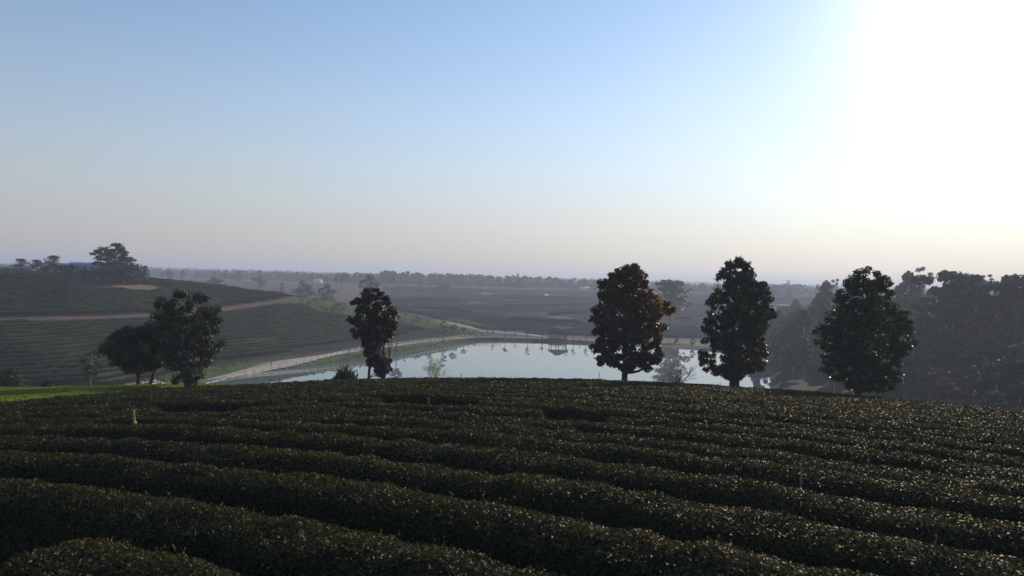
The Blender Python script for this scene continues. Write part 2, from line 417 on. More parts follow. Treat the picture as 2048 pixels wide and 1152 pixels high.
# roads, draped strips
def strip(name, pts, w, m_, lift=.07, soft=2):
    pts = chaikin([tuple(p[:2]) for p in pts], soft)
    P = [np.array(pts[0])]
    for q in pts[1:]:
        q = np.array(q); d = np.linalg.norm(q - P[-1]); k = max(1, int(d / 1.5))
        s0 = P[-1]
        for i in range(1, k + 1): P.append(s0 + (q - s0) * i / k)
    P = np.array(P); T = np.gradient(P, axis=0); T /= np.linalg.norm(T, axis=1)[:, None]
    Nn = np.stack([T[:, 1], -T[:, 0]], 1)
    offs = np.array([-1.15, -1, -.5, 0, .5, 1, 1.15]) * w / 2; dz = np.array([-.25, 0, .02, .03, .02, 0, -.25]) + lift
    wob = 1 + .22 * (vnoise(np.arange(len(P)) * .35, np.zeros(len(P)), 4) - .5)
    X = P[:, None, 0] + Nn[:, None, 0] * offs * wob[:, None]; Y = P[:, None, 1] + Nn[:, None, 1] * offs * wob[:, None]
    Z = height(X, Y) + dz
    n, k = X.shape; ii = np.arange(n * k).reshape(n, k)
    b = MB(); b.add(np.stack([X, Y, Z], -1).reshape(-1, 3), np.stack([ii[:-1, :-1], ii[:-1, 1:], ii[1:, 1:], ii[1:, :-1]], -1).reshape(-1, 4))
    return tag(b.obj(name, m_, smooth_=True, color=False), kind='structure')
strip('lakeside_road', ROAD, 1.9, M['road'])
strip('dirt_road', HROAD, 2.4, M['dirt'], .12)
strip('branch_road', BROAD, 4.0, M['road'], .12)

# lake
wm = bpy.data.materials.new('lake_water'); wm.use_nodes = True
n_ = wm.node_tree.nodes; l_ = wm.node_tree.links; b_ = n_['Principled BSDF']
b_.inputs['Base Color'].default_value = (.12, .15, .135, 1); b_.inputs['Roughness'].default_value = .02; b_.inputs['IOR'].default_value = 1.333
b_.inputs['Specular IOR Level'].default_value = .9
t_ = n_.new('ShaderNodeTexNoise'); t_.inputs['Scale'].default_value = .5; t_.inputs['Detail'].default_value = 3
c_ = n_.new('ShaderNodeTexCoord'); l_.new(c_.outputs['Object'], t_.inputs['Vector'])
bp = n_.new('ShaderNodeBump'); bp.inputs['Strength'].default_value = .03; bp.inputs['Distance'].default_value = .03
l_.new(t_.outputs[0], bp.inputs['Height']); l_.new(bp.outputs[0], b_.inputs['Normal'])
lk = np.array(LAKE); ctr = lk.mean(0)
lo_ = lk + (lk - ctr) / np.linalg.norm(lk - ctr, axis=1)[:, None] * 1.2
b = MB(); vv = np.concatenate([[[*ctr, ZW]], np.c_[lo_, np.full(len(lo_), ZW)]])
b.add(vv, None, [(0, 1 + k, 1 + (k + 1) % len(lo_)) for k in range(len(lo_))])
lake_o = b.obj('lake_water', wm, color=False)
me = lake_o.data
if me.polygons[0].normal.z < 0: me.flip_normals()
tag(lake_o, kind='structure')

# ------------------------------------------------------------------ leaves
def leaves(b, C, size, nrm, tint, spread=.6, width=.45, mi=0, droop=None):
    """diamond leaves: C centres, nrm preferred normals, size array"""
    n = len(C)
    nr_ = nrm + rng.normal(0, spread, (n, 3)); nr_ /= np.linalg.norm(nr_, axis=1)[:, None] + 1e-9
    t = rng.normal(0, 1, (n, 3))
    if droop is not None: t = t + np.array([0, 0, droop])
    t -= (t * nr_).sum(1)[:, None] * nr_; t /= np.linalg.norm(t, axis=1)[:, None] + 1e-9
    s = np.cross(nr_, t); size = np.broadcast_to(size, (n,))[:, None]
    a = C - t * size * .5; d = C + t * size * .5 - nr_ * size * .12
    l = C + s * size * width * .5 + nr_ * size * .1; r = C - s * size * width * .5 + nr_ * size * .1
    V = np.stack([a, l, d, r], 1).reshape(-1, 3)
    cl = np.zeros((n * 4, 4)); cl[:, :3] = np.repeat(np.clip(tint, 0, 1), 4)[:, None]; cl[:, 3] = 1
    b.add(V, np.arange(n * 4).reshape(n, 4), None, cl, mi)

ORD = ['', 'first', 'second', 'third', 'fourth', 'fifth', 'sixth', 'seventh', 'eighth', 'ninth', 'tenth', 'eleventh', 'twelfth', 'thirteenth', 'fourteenth', 'fifteenth',
       'sixteenth', 'seventeenth', 'eighteenth', 'nineteenth', 'twentieth']
TENS = {2: 'twenty', 3: 'thirty', 4: 'forty', 5: 'fifty', 6: 'sixty', 7: 'seventy', 8: 'eighty'}
def ordinal(n):
    if n <= 20: return ORD[n]
    if n % 10 == 0: return TENS[n // 10][:-1] + 'ieth'
    return TENS[n // 10] + '-' + ORD[n % 10]

# ------------------------------------------------------------------ near hill: concentric clipped tea hedges
CX, CY = -24.4, -32.0
def near_h(X, Y): return height(X, Y)
def hedge_piece(P, Nn, w, hh, dens_fn, seed, label):
    """P (n,2) centre line, Nn (n,2) outward normal, hh height"""
    n = len(P); u = np.linspace(0, 1, n)
    s = np.concatenate([[0], np.cumsum(np.linalg.norm(np.diff(P, axis=0), axis=1))])
    # cross-section
    prof = np.array([(-.5, .02), (-.52, .3), (-.50, .62), (-.43, .84), (-.30, .95), (-.1, 1.0), (.1, 1.0), (.30, .95), (.43, .84), (.50, .62), (.52, .3), (.5, .02)])
    endt = np.minimum(np.minimum(s, s[-1] - s) / .5, 1); endt = np.sqrt(1 - (1 - endt) ** 2) * .9 + .1
    K = len(prof)
    def surf(si, k):   # si float idx along, k float idx across -> position, normal
        i0 = np.clip(np.floor(si).astype(int), 0, n - 2); f = (si - i0)[:, None]
        j0 = np.clip(np.floor(k).astype(int), 0, K - 2); g_ = (k - j0)[:, None]
        p = P[i0] * (1 - f) + P[i0 + 1] * f; nn = Nn[i0] * (1 - f) + Nn[i0 + 1] * f
        e = (endt[i0] * (1 - f[:, 0]) + endt[i0 + 1] * f[:, 0])
        q = prof[j0] * (1 - g_) + prof[j0 + 1] * g_
        dq = prof[j0 + 1] - prof[j0]
        ss = s[i0] * (1 - f[:, 0]) + s[i0 + 1] * f[:, 0]
        bw = w * (1 + .08 * (fbm(ss * .55, np.full(len(ss), seed * 3.1), 21) - .5) * 2)
        bh = hh * (1 + .07 * (fbm(ss * .45 + 50, q[:, 0] * 2 + seed * 5.7, 22) - .5) * 2 + .05 * (vnoise(ss * 2.6, q[:, 0] * 5 + seed, 23) - .5) * 2) 
        xy = p + nn * (q[:, 0] * bw * e)[:, None]
        z = near_h(xy[:, 0], xy[:, 1]) + q[:, 1] * bh * (.35 + .65 * e)
        nz = -dq[:, 0]; nx = dq[:, 1]
        # outward normal of the profile (profile runs from -side over the top)
        N3 = np.stack([nn[:, 0] * (-nx) , nn[:, 1] * (-nx), -nz], 1)
        N3 /= np.linalg.norm(N3, axis=1)[:, None] + 1e-9
        return np.c_[xy, z], N3
    SI, KK = np.meshgrid(np.arange(n, dtype=float), np.arange(K, dtype=float), indexing='ij')
    V, _ = surf(np.minimum(SI.ravel(), n - 1.001), KK.ravel())
    ii = np.arange(n * K).reshape(n, K)
    q = np.stack([ii[:-1, :-1], ii[:-1, 1:], ii[1:, 1:], ii[1:, :-1]], -1).reshape(-1, 4)
    b = MB(); b.add(V, q); 
    b.add(V[:K], None, [(0, k, k + 1) for k in range(1, K - 1)]); b.add(V[-K:], None, [(0, k + 1, k) for k in range(1, K - 1)])
    o = b.obj('tea_hedge', M['hedge_body'], smooth_=True, color=False)
    # leaves
    seg = np.diff(s); mid = (P[1:] + P[:-1]) / 2; dist = np.hypot(mid[:, 0], mid[:, 1]); 
    z = near_h(mid[:, 0], mid[:, 1]) + .8
    ppx, ppy = project(np.c_[mid, z]); vis = (mid[:, 1] > 1) & (ppx > -260) & (ppx < 2308) & (ppy < 1500)
    dens, size = dens_fn(dist)
    cnt = rng.poisson(np.where(vis, seg * (w + 1.3 * hh) * dens, 0))
    tot = int(cnt.sum())
    if tot:
        i0 = np.repeat(np.arange(n - 1), cnt); si = i0 + rng.random(tot)
        # arc lengths across profile: weight top heavier
        kk = np.clip(rng.choice([0, 1, 2, 3, 4, 5, 6, 7, 8, 9, 10], tot, p=np.array([.09, .12, .1, .1, .1, .11, .1, .1, .1, .05, .03])) + rng.random(tot), 0, K - 1.001)
        C, N3 = surf(np.minimum(si, n - 1.001), kk)
        sz = size[i0] * rng.uniform(.7, 1.25, tot)
        C = C + N3 * (rng.uniform(-.03, .055, tot) + sz * .12)[:, None]
        patch = fbm(C[:, 0] * .5, C[:, 1] * .5, 31); pp = np.clip(1 - np.hypot((C[:, 0] - 9) / 8, (C[:, 1] - 27) / 12), 0, 1)  # second mask: reddish-brown lens flare tint painted into the leaf colour
        r = rng.random(tot)
        tint = .1 + .5 * r ** 1.1 + .38 * (patch - .45) + .22 * pp + np.where(rng.random(tot) > .955, .42, 0)
        lb = MB(); leaves(lb, C, sz, N3 * .9 + np.array([0, 0, .35]), tint, spread=.75, width=.5)
        # young shoots standing above the plucked top of the nearest rows
        sh = (dist[i0] < 11) & (kk > 3) & (kk < 8) & (rng.random(tot) < .0022)
        if sh.any():
            n_s = int(sh.sum()); B_0 = C[sh]
            for q in range(3):
                leaves(lb, B_0 + np.c_[rng.normal(0, .015, (n_s, 2)), .02 + .025 * q + .02 * rng.random(n_s)], .038, rng.normal(0, 1, (n_s, 3)) * np.array([1, 1, .2]), .86 + .14 * rng.random(n_s), spread=.3, width=.38, droop=2.5)
        lo = lb.obj('leaves', M['tea_leaf'], o); lo['kind'] = 'stuff'
    tag(o, label, 'tea hedge', 'clipped tea hedges in curved rows on the near hill')
    return o
def near_density(d):
    size = np.interp(d, [5, 10, 16, 25, 45, 60], [.042, .046, .056, .074, .105, .13])
    dens = np.interp(d, [5, 10, 16, 25, 45, 60], [2200, 1700, 1050, 600, 290, 160])
    return dens, size
# gaps (px boxes seen as dark breaks in the rows): unprojected at hedge height
gap_spots = []
for a, b_x, y in ((775, 935, 832), (300, 450, 846), (70, 150, 836), (1120, 1180, 868)):
    t0 = ray((a + b_x) / 2, y)
    for t in np.arange(5, 50, .1):
        p = t0 * t
        if p[2] < hgt(p[0], p[1]) + .6: break
    gap_spots.append((p[0], p[1], abs(b_x - a) / 2 / F * p[1]))
RADII = [40.9, 42.6, 44.3] + [45.75, 47.45, 48.95, 50.55, 52.0, 53.3, 54.8] + [54.8 + 1.6 * k for k in range(1, 23)]
row_no = 0
for ri, R in enumerate(RADII):
    Rc = R - .68
    th = np.arange(math.radians(-14), math.radians(86), .32 / Rc)     # angle from +Y toward +X
    X = CX + Rc * np.sin(th); Y = CY + Rc * np.cos(th)
    wob = .16 * (vnoise(th * 14, np.full(len(th), ri * 1.7), 41) - .5)
    X = CX + (Rc + wob) * np.sin(th); Y = CY + (Rc + wob) * np.cos(th)
    t = X / np.maximum(Y, .1); crest = np.sqrt(2.3 / (B_ + C_ * np.minimum(t * t, 1.2)))
    ok = (Y > 1.5) & (np.abs(t) < 1.25) & (Y < crest + 3.0) & (np.hypot(X, Y) > 4.2)
    ok &= ~((X < -20.0 + .2 * (Y - 31)) & (Y > 28.6))
    if ri <= 2: ok &= X > -4.75
    for gxx, gyy, gw in gap_spots: ok &= ~((np.abs(X - gxx) < gw) & (np.abs(Y - gyy + .35 * (X - gxx)) < .75))
    for tx, ty in ((.158, 44.6), (.309, 42.6), (.487, 39.2)): ok &= np.hypot(X - tx * ty, Y - ty) > .9
    k = 0; pieces = []
    while k < len(th):
        if ok[k]:
            j = k
            while j < len(th) and ok[j]: j += 1
            if j - k > 8: pieces.append((k, j))
            k = j
        else: k += 1
    # keep only pieces that reach the view
    keep = []
    for (a, c) in pieces:
        ppx, ppy = project(np.c_[X[a:c], Y[a:c], hedge_top(X[a:c], Y[a:c])])
        if ((ppx > -60) & (ppx < 2108) & (ppy < 1260)).any(): keep.append((a, c))
    if not keep: continue
    row_no += 1
    for pi, (a, c) in enumerate(keep):
        where = '' if len(keep) == 1 else [', its left stretch', ', its right stretch'][min(pi, 1)] if len(keep) == 2 else [', its left stretch', ', its middle stretch', ', its right stretch', ', its far right end'][min(pi, 3)]
        Nn = np.stack([np.sin(th[a:c]), np.cos(th[a:c])], 1)
        P = np.stack([X[a:c], Y[a:c]], 1)
        hedge_piece(P, Nn, 1.08, .98, near_density, ri + 1, f'{ordinal(row_no)} tea hedge up from the bottom edge of the near hill{where}')

# ------------------------------------------------------------------ left hill tea rows
def far_hedge(P, w, hh, seed, tone, label, group):
    T = np.gradient(P, axis=0); T /= np.linalg.norm(T, axis=1)[:, None]; Nn = np.stack([T[:, 1], -T[:, 0]], 1)
    n = len(P); prof = np.array([(-.5, -.1), (-.5, .6), (-.3, .97), (0, 1.0), (.3, .97), (.5, .6), (.5, -.1)]); K = len(prof)
    et = np.minimum(np.arange(n), np.arange(n)[::-1]) / 3; et = (.25 + .75 * np.clip(et, 0, 1))[:, None]
    j = rng.normal(0, 1, (n, K)) * .10
    lf = vnoise(np.arange(n) * .35, np.full(n, seed * 2.3), 51)[:, None]
    ww = w * (1 + .16 * (lf - .5) + j) * et ** .5; h2 = hh * (1 + .22 * (lf - .5) + j * 1.1) * et
    X = P[:, None, 0] + Nn[:, None, 0] * prof[None, :, 0] * ww; Y = P[:, None, 1] + Nn[:, None, 1] * prof[None, :, 0] * ww
    Z = height(X, Y) + prof[None, :, 1] * h2
    ii = np.arange(n * K).reshape(n, K)
    qx, qy = project(np.stack([X.ravel(), Y.ravel(), Z.ravel()], 1)); lush = (inpoly(qx, qy, [(462, 680), (535, 672), (545, 684), (468, 694)]) | inpoly(qx, qy, [(195, 742), (268, 726), (268, 760), (195, 762)])).reshape(X.shape)
    b = MB(); c = np.zeros((n, K, 4)); c[..., :3] = np.clip((tone + .45 * lush + .5 * (fbm(X * .06, Y * .06, 61) - .5) + rng.normal(0, .13, (n, K))) * np.array([0, .1, .9, 1, .9, .1, 0]), 0, 1)[..., None]; c[..., 3] = 1  # shade painted into tone: bright tops, dark lower sides with woody stems
    V = np.stack([X, Y, Z], -1).reshape(-1, 3)
    b.add(V, np.stack([ii[:-1, :-1], ii[:-1, 1:], ii[1:, 1:], ii[1:, :-1]], -1).reshape(-1, 4), None, c.reshape(-1, 4))
    b.add(V[:K], None, [(0, k, k + 1) for k in range(1, K - 1)], c[0]); b.add(V[-K:], None, [(0, k + 1, k) for k in range(1, K - 1)], c[-1])
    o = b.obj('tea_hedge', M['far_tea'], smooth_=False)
    return tag(o, label, 'tea hedge', group)
cnt_low = cnt_up = 0
nose = [(590, 601), (640, 594), (760, 610), (1000, 660), (1000, 672), (900, 664), (760, 641), (650, 626)]
XG = np.arange(-200, -8, 1.0); YG = np.arange(50, 262, .5)
XX, YY = np.meshgrid(XG, YG, indexing='ij'); HG = lefthill(XX, YY)
for i_, x_ in enumerate(XG):                       # only the slope that faces the lake
    yp = np.interp(x_, [p[0] for p in FOOT], [p[1] for p in FOOT]); HG[i_, YG < yp + 2.5] = -30
    HG[i_] = np.maximum.accumulate(HG[i_])
def row_curve(zc, X):                              # the rows follow the contours of the hill
    yv = np.array([np.interp(zc, HG[i_] + np.arange(len(YG)) * 1e-6, YG) if HG[i_, -1] > zc else 400. for i_ in range(len(XG))])
    return np.interp(X, XG, yv)
for k in range(41):
    zc = -19.25 + .45 * k
    X = np.arange(-185, -8, .6); Y = row_curve(zc, X) + .3 * (vnoise(X * .06, np.full(len(X), k * 1.3), 71) - .5)
    Z = height(X, Y)
    ppx, ppy = project(np.c_[X, Y, Z])
    Yr = np.interp(X, RX, RY)
    d1, _ = polydist(X, Y, ROAD); d2, pos = polydist(X, Y, HROAD)
    Yp = np.interp(X, rx, ry)
    ok = (Y > Yp + 3.5) & (Y < Yr + 8) & (d1 > 4.2 + 3.5 * smooth(-62, -45, X) + 2 * vnoise(X * .2, Y * .2, 3)) & (d2 > np.where(Y < np.interp(X, [p[0] for p in HROAD], [p[1] for p in HROAD]), 3.6, 2.4)) & (ppx > -90) & (ppx < 2000)
    ok &= ~inpoly(ppx, ppy, [(195, 540), (235, 568), (300, 568), (335, 578), (285, 583), (205, 580), (150, 562), (60, 553), (-90, 552), (-90, 530), (195, 530)])
    ok &= ~inpoly(ppx, ppy, nose)
    hr_y = np.interp(X, [p[0] for p in HROAD], [p[1] for p in HROAD])
    upper = Y > hr_y
    for part_up in (False, True):
        o2 = ok & (upper == part_up); i = 0; got = []
        while i < len(X):
            if o2[i]:
                j = i
                while j < len(X) and o2[j]: j += 1
                if j - i > 7: got.append((i, j))
                i = j
            else: i += 1
        if not got: continue
        if part_up: cnt_up += 1; num = cnt_up
        else: cnt_low += 1; num = cnt_low
        for gi, (a, c) in enumerate(got):
            wh = '' if len(got) == 1 else [', left piece', ', right piece', ', far right piece'][min(gi, 2)]
            lab = (f'{ordinal(num)} tea row above the dirt road on the left hill{wh}' if part_up else f'{ordinal(num)} tea row up the left hill from the lakeside road{wh}')
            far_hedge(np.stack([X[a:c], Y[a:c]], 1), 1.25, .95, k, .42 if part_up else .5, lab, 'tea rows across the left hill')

# ------------------------------------------------------------------ trees
def tube_branch(b, p0, p1, r0_, r1, sag=.15, n=5, sides=5):
    p0 = np.array(p0, float); p1 = np.array(p1, float); t = np.linspace(0, 1, n)[:, None]
    L_ = np.linalg.norm(p1 - p0); off = rng.normal(0, .06 * L_, 3)
    mid = np.sin(t * np.pi) * (off + np.array([0, 0, sag * L_ * .5]))
    b.tube(p0 + (p1 - p0) * t + mid, np.linspace(r0_, r1, n), sides)

def profile_tree(name, base_px, Y, prof, nleaf, lsize, leaf_mat, bark_mat, label, vflat=.8, cat='tree', clump=.36, trunks=None, tr=.13, tintf=None, ncl=170, depth=.85, stray=.03, sink=.0, sway=0, grp=None, fork=.2):
    """prof: (image row, left, right) outline of the crown seen in the photograph, turned into a round crown of real size"""
    d = ray(*base_px); P0 = d * (Y / d[1]); s = Y / F
    gz_ = hgt(P0[0], P0[1]); gz_ = min(gz_, P0[2]) - sink
    o = empty(name, (P0[0], P0[1], gz_))
    rows = [((base_px[1] - y) * s + (P0[2] - gz_), (l - base_px[0]) * s, (r - base_px[0]) * s) for y, l, r in prof]
    rows.sort(); hz_ = np.array([r[0] for r in rows]); lz = np.array([r[1] for r in rows]); rz = np.array([r[2] for r in rows])
    # clump centres
    hh = rng.uniform(hz_[0], hz_[-1], ncl * 6)
    wdt = np.interp(hh, hz_, rz) - np.interp(hh, hz_, lz); keep = rng.random(len(hh)) < (wdt / wdt.max())
    hh = hh[keep][:ncl]; l = np.interp(hh, hz_, lz); r = np.interp(hh, hz_, rz); c = (l + r) / 2; w = (r - l) / 2
    a = rng.uniform(0, 2 * np.pi, len(hh)); q = rng.random(len(hh)) ** .45
    inner = np.maximum(w - clump * .38, w * .4)
    cc = np.stack([c + np.cos(a) * q * inner, np.sin(a) * q * inner * depth, np.clip(hh, hz_[0] + clump * .7, hz_[-1] - clump * .35)], 1)
    which = rng.integers(0, len(cc), nleaf)
    csz = clump * rng.uniform(.75, 1.25, len(cc))
    v = rng.normal(0, 1, (nleaf, 3)); v /= np.linalg.norm(v, axis=1)[:, None]
    C = cc[which] + v * (rng.random(nleaf) ** .45 * csz[which])[:, None] * np.array([1.25 - .3 * vflat, 1, vflat])
    st = rng.random(nleaf) < stray; C[st] += rng.normal(0, clump * .28, (int(st.sum()), 3))
    tone = rng.random(len(cc))
    tint = .15 + .45 * rng.random(nleaf) + .3 * (tone[which] - .5) + np.where(rng.random(nleaf) > .97, .4, 0)
    if tintf is not None: tint = tint + tintf(C, hz_)
    lb = MB(); leaves(lb, C, lsize * rng.uniform(.65, 1.3, nleaf), v * .6 + np.array([0, 0, .5]), tint, spread=.7, width=.55, droop=-.9)
    lo = lb.obj('crown', leaf_mat, o)
    tb = MB()
    top = hz_[-1]; trunks = trunks or [[(0, 0, 0), (0, 0, hz_[0]), (np.interp(top * .55, hz_, (lz + rz) / 2) * .7, .0, top * .55), (np.interp(top * .9, hz_, (lz + rz) / 2), 0, top * .92)]]
    for tk in trunks:
        tk = np.array(tk, float); ts = np.linspace(0, 1, 12); kk = np.linspace(0, 1, len(tk))
        pts = np.stack([np.interp(ts, kk, tk[:, i]) for i in range(3)], 1)
        rr = tr * np.interp(pts[:, 2] / top, [0, .04, .5, 1], [1.35, 1.0, .6, .12])
        pts[0, 2] -= .15
        tb.tube(pts, rr, 9)
    for k in range(0, len(cc), max(1, len(cc) // 70)):
        tgt = cc[k]; tk = np.array(trunks[k % len(trunks)], float)
        sh = max(hz_[0] * .9, tgt[2] - abs(tgt[0]) * .6 - .5)
        sh = min(sh, tgt[2] - .02)
        st_ = np.array([np.interp(sh, tk[:, 2], tk[:, i]) for i in range(2)] + [min(sh, tk[-1][2])])
        tube_branch(tb, st_, tgt, tr * .32, tr * .05, sag=.1)
    tb.obj('trunk', bark_mat, o, smooth_=True, color=False)
    return tag(o, label, cat, grp)

R_A = [(525, 1245, 1257), (530, 1236, 1264), (545, 1220, 1282), (560, 1195, 1292), (580, 1188, 1305), (600, 1185, 1330), (615, 1178, 1347), (640, 1172, 1338), (660, 1180, 1332), (680, 1188, 1322), (700, 1176, 1325), (720, 1182, 1324), (733, 1200, 1312), (741, 1222, 1258)]
R_B = [(517, 1462, 1474), (521, 1452, 1484), (535, 1432, 1497), (555, 1426, 1512), (575, 1418, 1534), (600, 1402, 1536), (617, 1408, 1553), (640, 1406, 1550), (655, 1402, 1530), (672, 1390, 1530), (690, 1400, 1526), (710, 1396, 1535), (730, 1396, 1534), (745, 1412, 1500), (758, 1440, 1486)]
R_C = [(536, 1722, 1738), (540, 1705, 1752), (555, 1686, 1770), (575, 1680, 1776), (600, 1660, 1780), (620, 1650, 1806), (640, 1642, 1816), (665, 1630, 1820), (690, 1630, 1820), (705, 1648, 1814), (725, 1636, 1800), (745, 1642, 1800), (760, 1662, 1800), (775, 1692, 1782), (782, 1710, 1760)]
R_D = [(577, 735, 755), (590, 706, 775), (603, 695, 780), (618, 708, 792), (630, 700, 797), (647, 689, 795), (660, 700, 786), (678, 700, 782), (692, 716, 764), (703, 726, 748), (712, 728, 772), (722, 734, 788), (734, 738, 784), (744, 746, 776), (752, 752, 760)]
R_E = [(584, 335, 375), (600, 302, 428), (620, 305, 438), (640, 312, 448), (660, 300, 455), (690, 318, 450), (720, 322, 432), (740, 335, 412), (760, 345, 405), (773, 358, 400)]
R_F = [(652, 240, 322), (668, 222, 330), (682, 198, 335), (700, 196, 332), (715, 216, 335), (730, 228, 328), (745, 252, 320)]
rust = lambda C, h: .38 * np.clip((C[:, 0] + .2) / 1.6, 0, 1) * np.clip((C[:, 2] - 2.5) / 3, 0, 1) + .1 * np.clip((C[:, 2] - 5) / 2, 0, 1)
profile_tree('broadleaf_tree', (1249, 763), 44.6, R_A, 22000, .25, M['leaf_rust'], M['bark'], 'tall broadleaf tree with rusty orange leaves on its right side', tr=.21, tintf=lambda C, h: rust(C, h) - .16, ncl=430, clump=.27)
tB = [[(-.04, 0, 0), (-.18, 0, .32), (-.16, 0, .75), (.0, .05, 1.1), (-.1, 0, 4), (0, 0, 7.2)], [(.1, 0, 0), (.26, 0, .3), (.28, 0, .8), (.25, .05, 1.2), (.4, .1, 3.6), (.2, 0, 6.5)]]
profile_tree('broadleaf_tree', (1465, 775), 42.6, R_B, 26000, .20, M['leaf_green'], M['bark'], 'tall dark green tree whose split trunk shows a small gap, second from right', tr=.17, trunks=tB, ncl=460, clump=.27)
profile_tree('broadleaf_tree', (1716, 797), 39.2, R_C, 28000, .17, M['leaf_green'], M['bark'], 'rightmost tall tree on the hill crest, dark green and egg-shaped before the hazy wood', tr=.19, ncl=500, clump=.27)
profile_tree('broadleaf_tree', (738, 762), 44.5, R_D, 13000, .20, M['leaf_plum'], M['bark'], 'slender plum-brown leaved tree with a thin bare trunk left of the lake centre', tr=.10, ncl=260, clump=.22,
    trunks=[[(0, 0, 0), (-.02, 0, 1.3), (.1, 0, 3.0), (.15, 0, 5.6)], [(.0, 0, .35), (.45, 0, .62), (.9, .1, 1.0)]])
profile_tree('leafy_tree', (380, 776), 40.5, R_E, 12500, .16, M['leaf_grey'], M['bark'], 'bushy grey-green tree leafy down to the ground beside the leaning pair', tr=.10, ncl=150, clump=.31,
    trunks=[[(0, 0, 0), (-.3, 0, 1.5), (-1.1, 0, 3.8), (-1.5, 0, 5)], [(.1, 0, 0), (.3, .2, 1.5), (.9, .2, 4.6)], [(0, 0, 0), (.1, .2, 2.5), (.2, 0, 5.2)]])
profile_tree('leaning_tree', (277, 780), 41.5, [(655, 238, 300), (670, 215, 315), (684, 198, 322), (700, 196, 320), (715, 216, 315), (730, 228, 310), (746, 252, 300)], 11000, .14, M['leaf_green'], M['bark_red'],
    'dark tree with one straight reddish trunk at the lawn edge, left of a pair', tr=.13, ncl=140, trunks=[[(0, 0, 0), (-.03, 0, 1.0), (-.15, 0, 2.0), (-.4, 0, 3.4)]])
profile_tree('leaning_tree', (295, 780), 42.5, [(622, 305, 345), (640, 288, 352), (660, 270, 358), (684, 262, 360), (710, 275, 358), (735, 290, 350)], 11000, .14, M['leaf_green'], M['bark_red'],
    'dark tree with a reddish trunk leaning right, right of a pair at the lawn edge', tr=.11, ncl=100, trunks=[[(0, 0, 0), (.28, 0, .7), (.42, .1, 1.4), (.7, 0, 3.6)]])

# generic crown for distant trees, built once per kind and copied
def generic_tree(name, H, W, kind, leaf_mat, bark_mat, nleaf, lsize, seed, trunk_h=.3, parts=True):
    rs = np.random.default_rng(seed); ncl = {'round': 26, 'tall': 24, 'flat': 18, 'airy': 16, 'layer': 20, 'bush': 14}[kind]
    u = rs.random(ncl); a = rs.uniform(0, 2 * np.pi, ncl); q = rs.random(ncl) ** .5
    z0 = trunk_h
    if kind == 'bush': z0 = .15
    hgt_ = z0 + (1 - z0) * u
    if kind in ('round', 'bush'): wr = np.sqrt(np.clip(1 - (2 * u - .9) ** 2 * .9, .05, 1))
    elif kind == 'tall': wr = np.clip(1 - u ** 2, .15, 1) * .9 + .1
    elif kind == 'flat': hgt_ = 1 - .38 * rs.random(ncl) ** 1.2; wr = np.ones(ncl); q = rs.random(ncl) ** .6
    elif kind == 'layer': lv = rs.integers(0, 5, ncl); hgt_ = z0 + (1 - z0) * (lv + .5) / 5; wr = np.array([.9, 1, .8, .55, .25])[lv]
    else: wr = .8 * np.ones(ncl)
    cc = np.stack([np.cos(a) * q * wr * W / 2 * .8, np.sin(a) * q * wr * W / 2 * .8, hgt_ * H], 1)
    if kind in ('round', 'flat', 'tall'): cc[:, 2] -= (q ** 2) * H * .06
    cr = W * {'round': .17, 'tall': .2, 'flat': .16, 'airy': .12, 'layer': .22, 'bush': .24}[kind] * rs.uniform(.6, 1.25, ncl)
    wh = rs.integers(0, ncl, nleaf); v = rs.normal(0, 1, (nleaf, 3)); v /= np.linalg.norm(v, axis=1)[:, None]
    zs = {'flat': .5, 'layer': .5}.get(kind, .8)
    C = cc[wh] + v * (rs.random(nleaf) ** .4 * cr[wh])[:, None] * np.array([1, 1, zs])
    tint = np.clip(.12 + .5 * rs.random(nleaf) + .35 * (rs.random(ncl)[wh] - .5), 0, 1)
    o = empty(name, (0, 0, -1000))
    lb = MB(); leaves(lb, C, lsize * rs.uniform(.6, 1.3, nleaf), v + np.array([0, 0, .4]), tint, spread=.6, width=.75)
    lb.obj('crown', leaf_mat, o)
    tb = MB(); top = H * .85
    tb.tube([(0, 0, -.4), (rs.normal(0, .1), 0, H * .3), (rs.normal(0, .2), rs.normal(0, .2), H * .6), (0, 0, top)], [H * .018 + .03, H * .014 + .02, H * .009 + .01, .02], 6)
    for k in range(0, ncl, 2):
        tube_branch(tb, (0, 0, max(H * .2 * trunk_h, cc[k][2] - W * .25)), cc[k], H * .006 + .01, .01, sides=4, n=4)
    tb.obj('trunk', bark_mat, o, smooth_=True, color=False)
    return o
protos = {}
def proto(key, *a, **k): protos[key] = generic_tree(*a, **k)
used = set()
def plant(key, x, y, rz, sc, label, cat, group=None, sink=.1, name=None):
    src = protos[key]; z = hgt(x, y) - sink
    if key not in used:
        used.add(key); src.location = (float(x), float(y), z); src.rotation_euler = (0, 0, rz); src.scale = (sc, sc, sc) if np.isscalar(sc) else sc
        if group is None and 'group' in src: del src['group']
        o = tag(src, label, cat, group)
    else:
        o = dup(src, (x, y, z), rz, sc)
        if 'group' in o and group is None: del o['group']
        tag(o, label, cat, group)
    if name: o.name = name
    return o

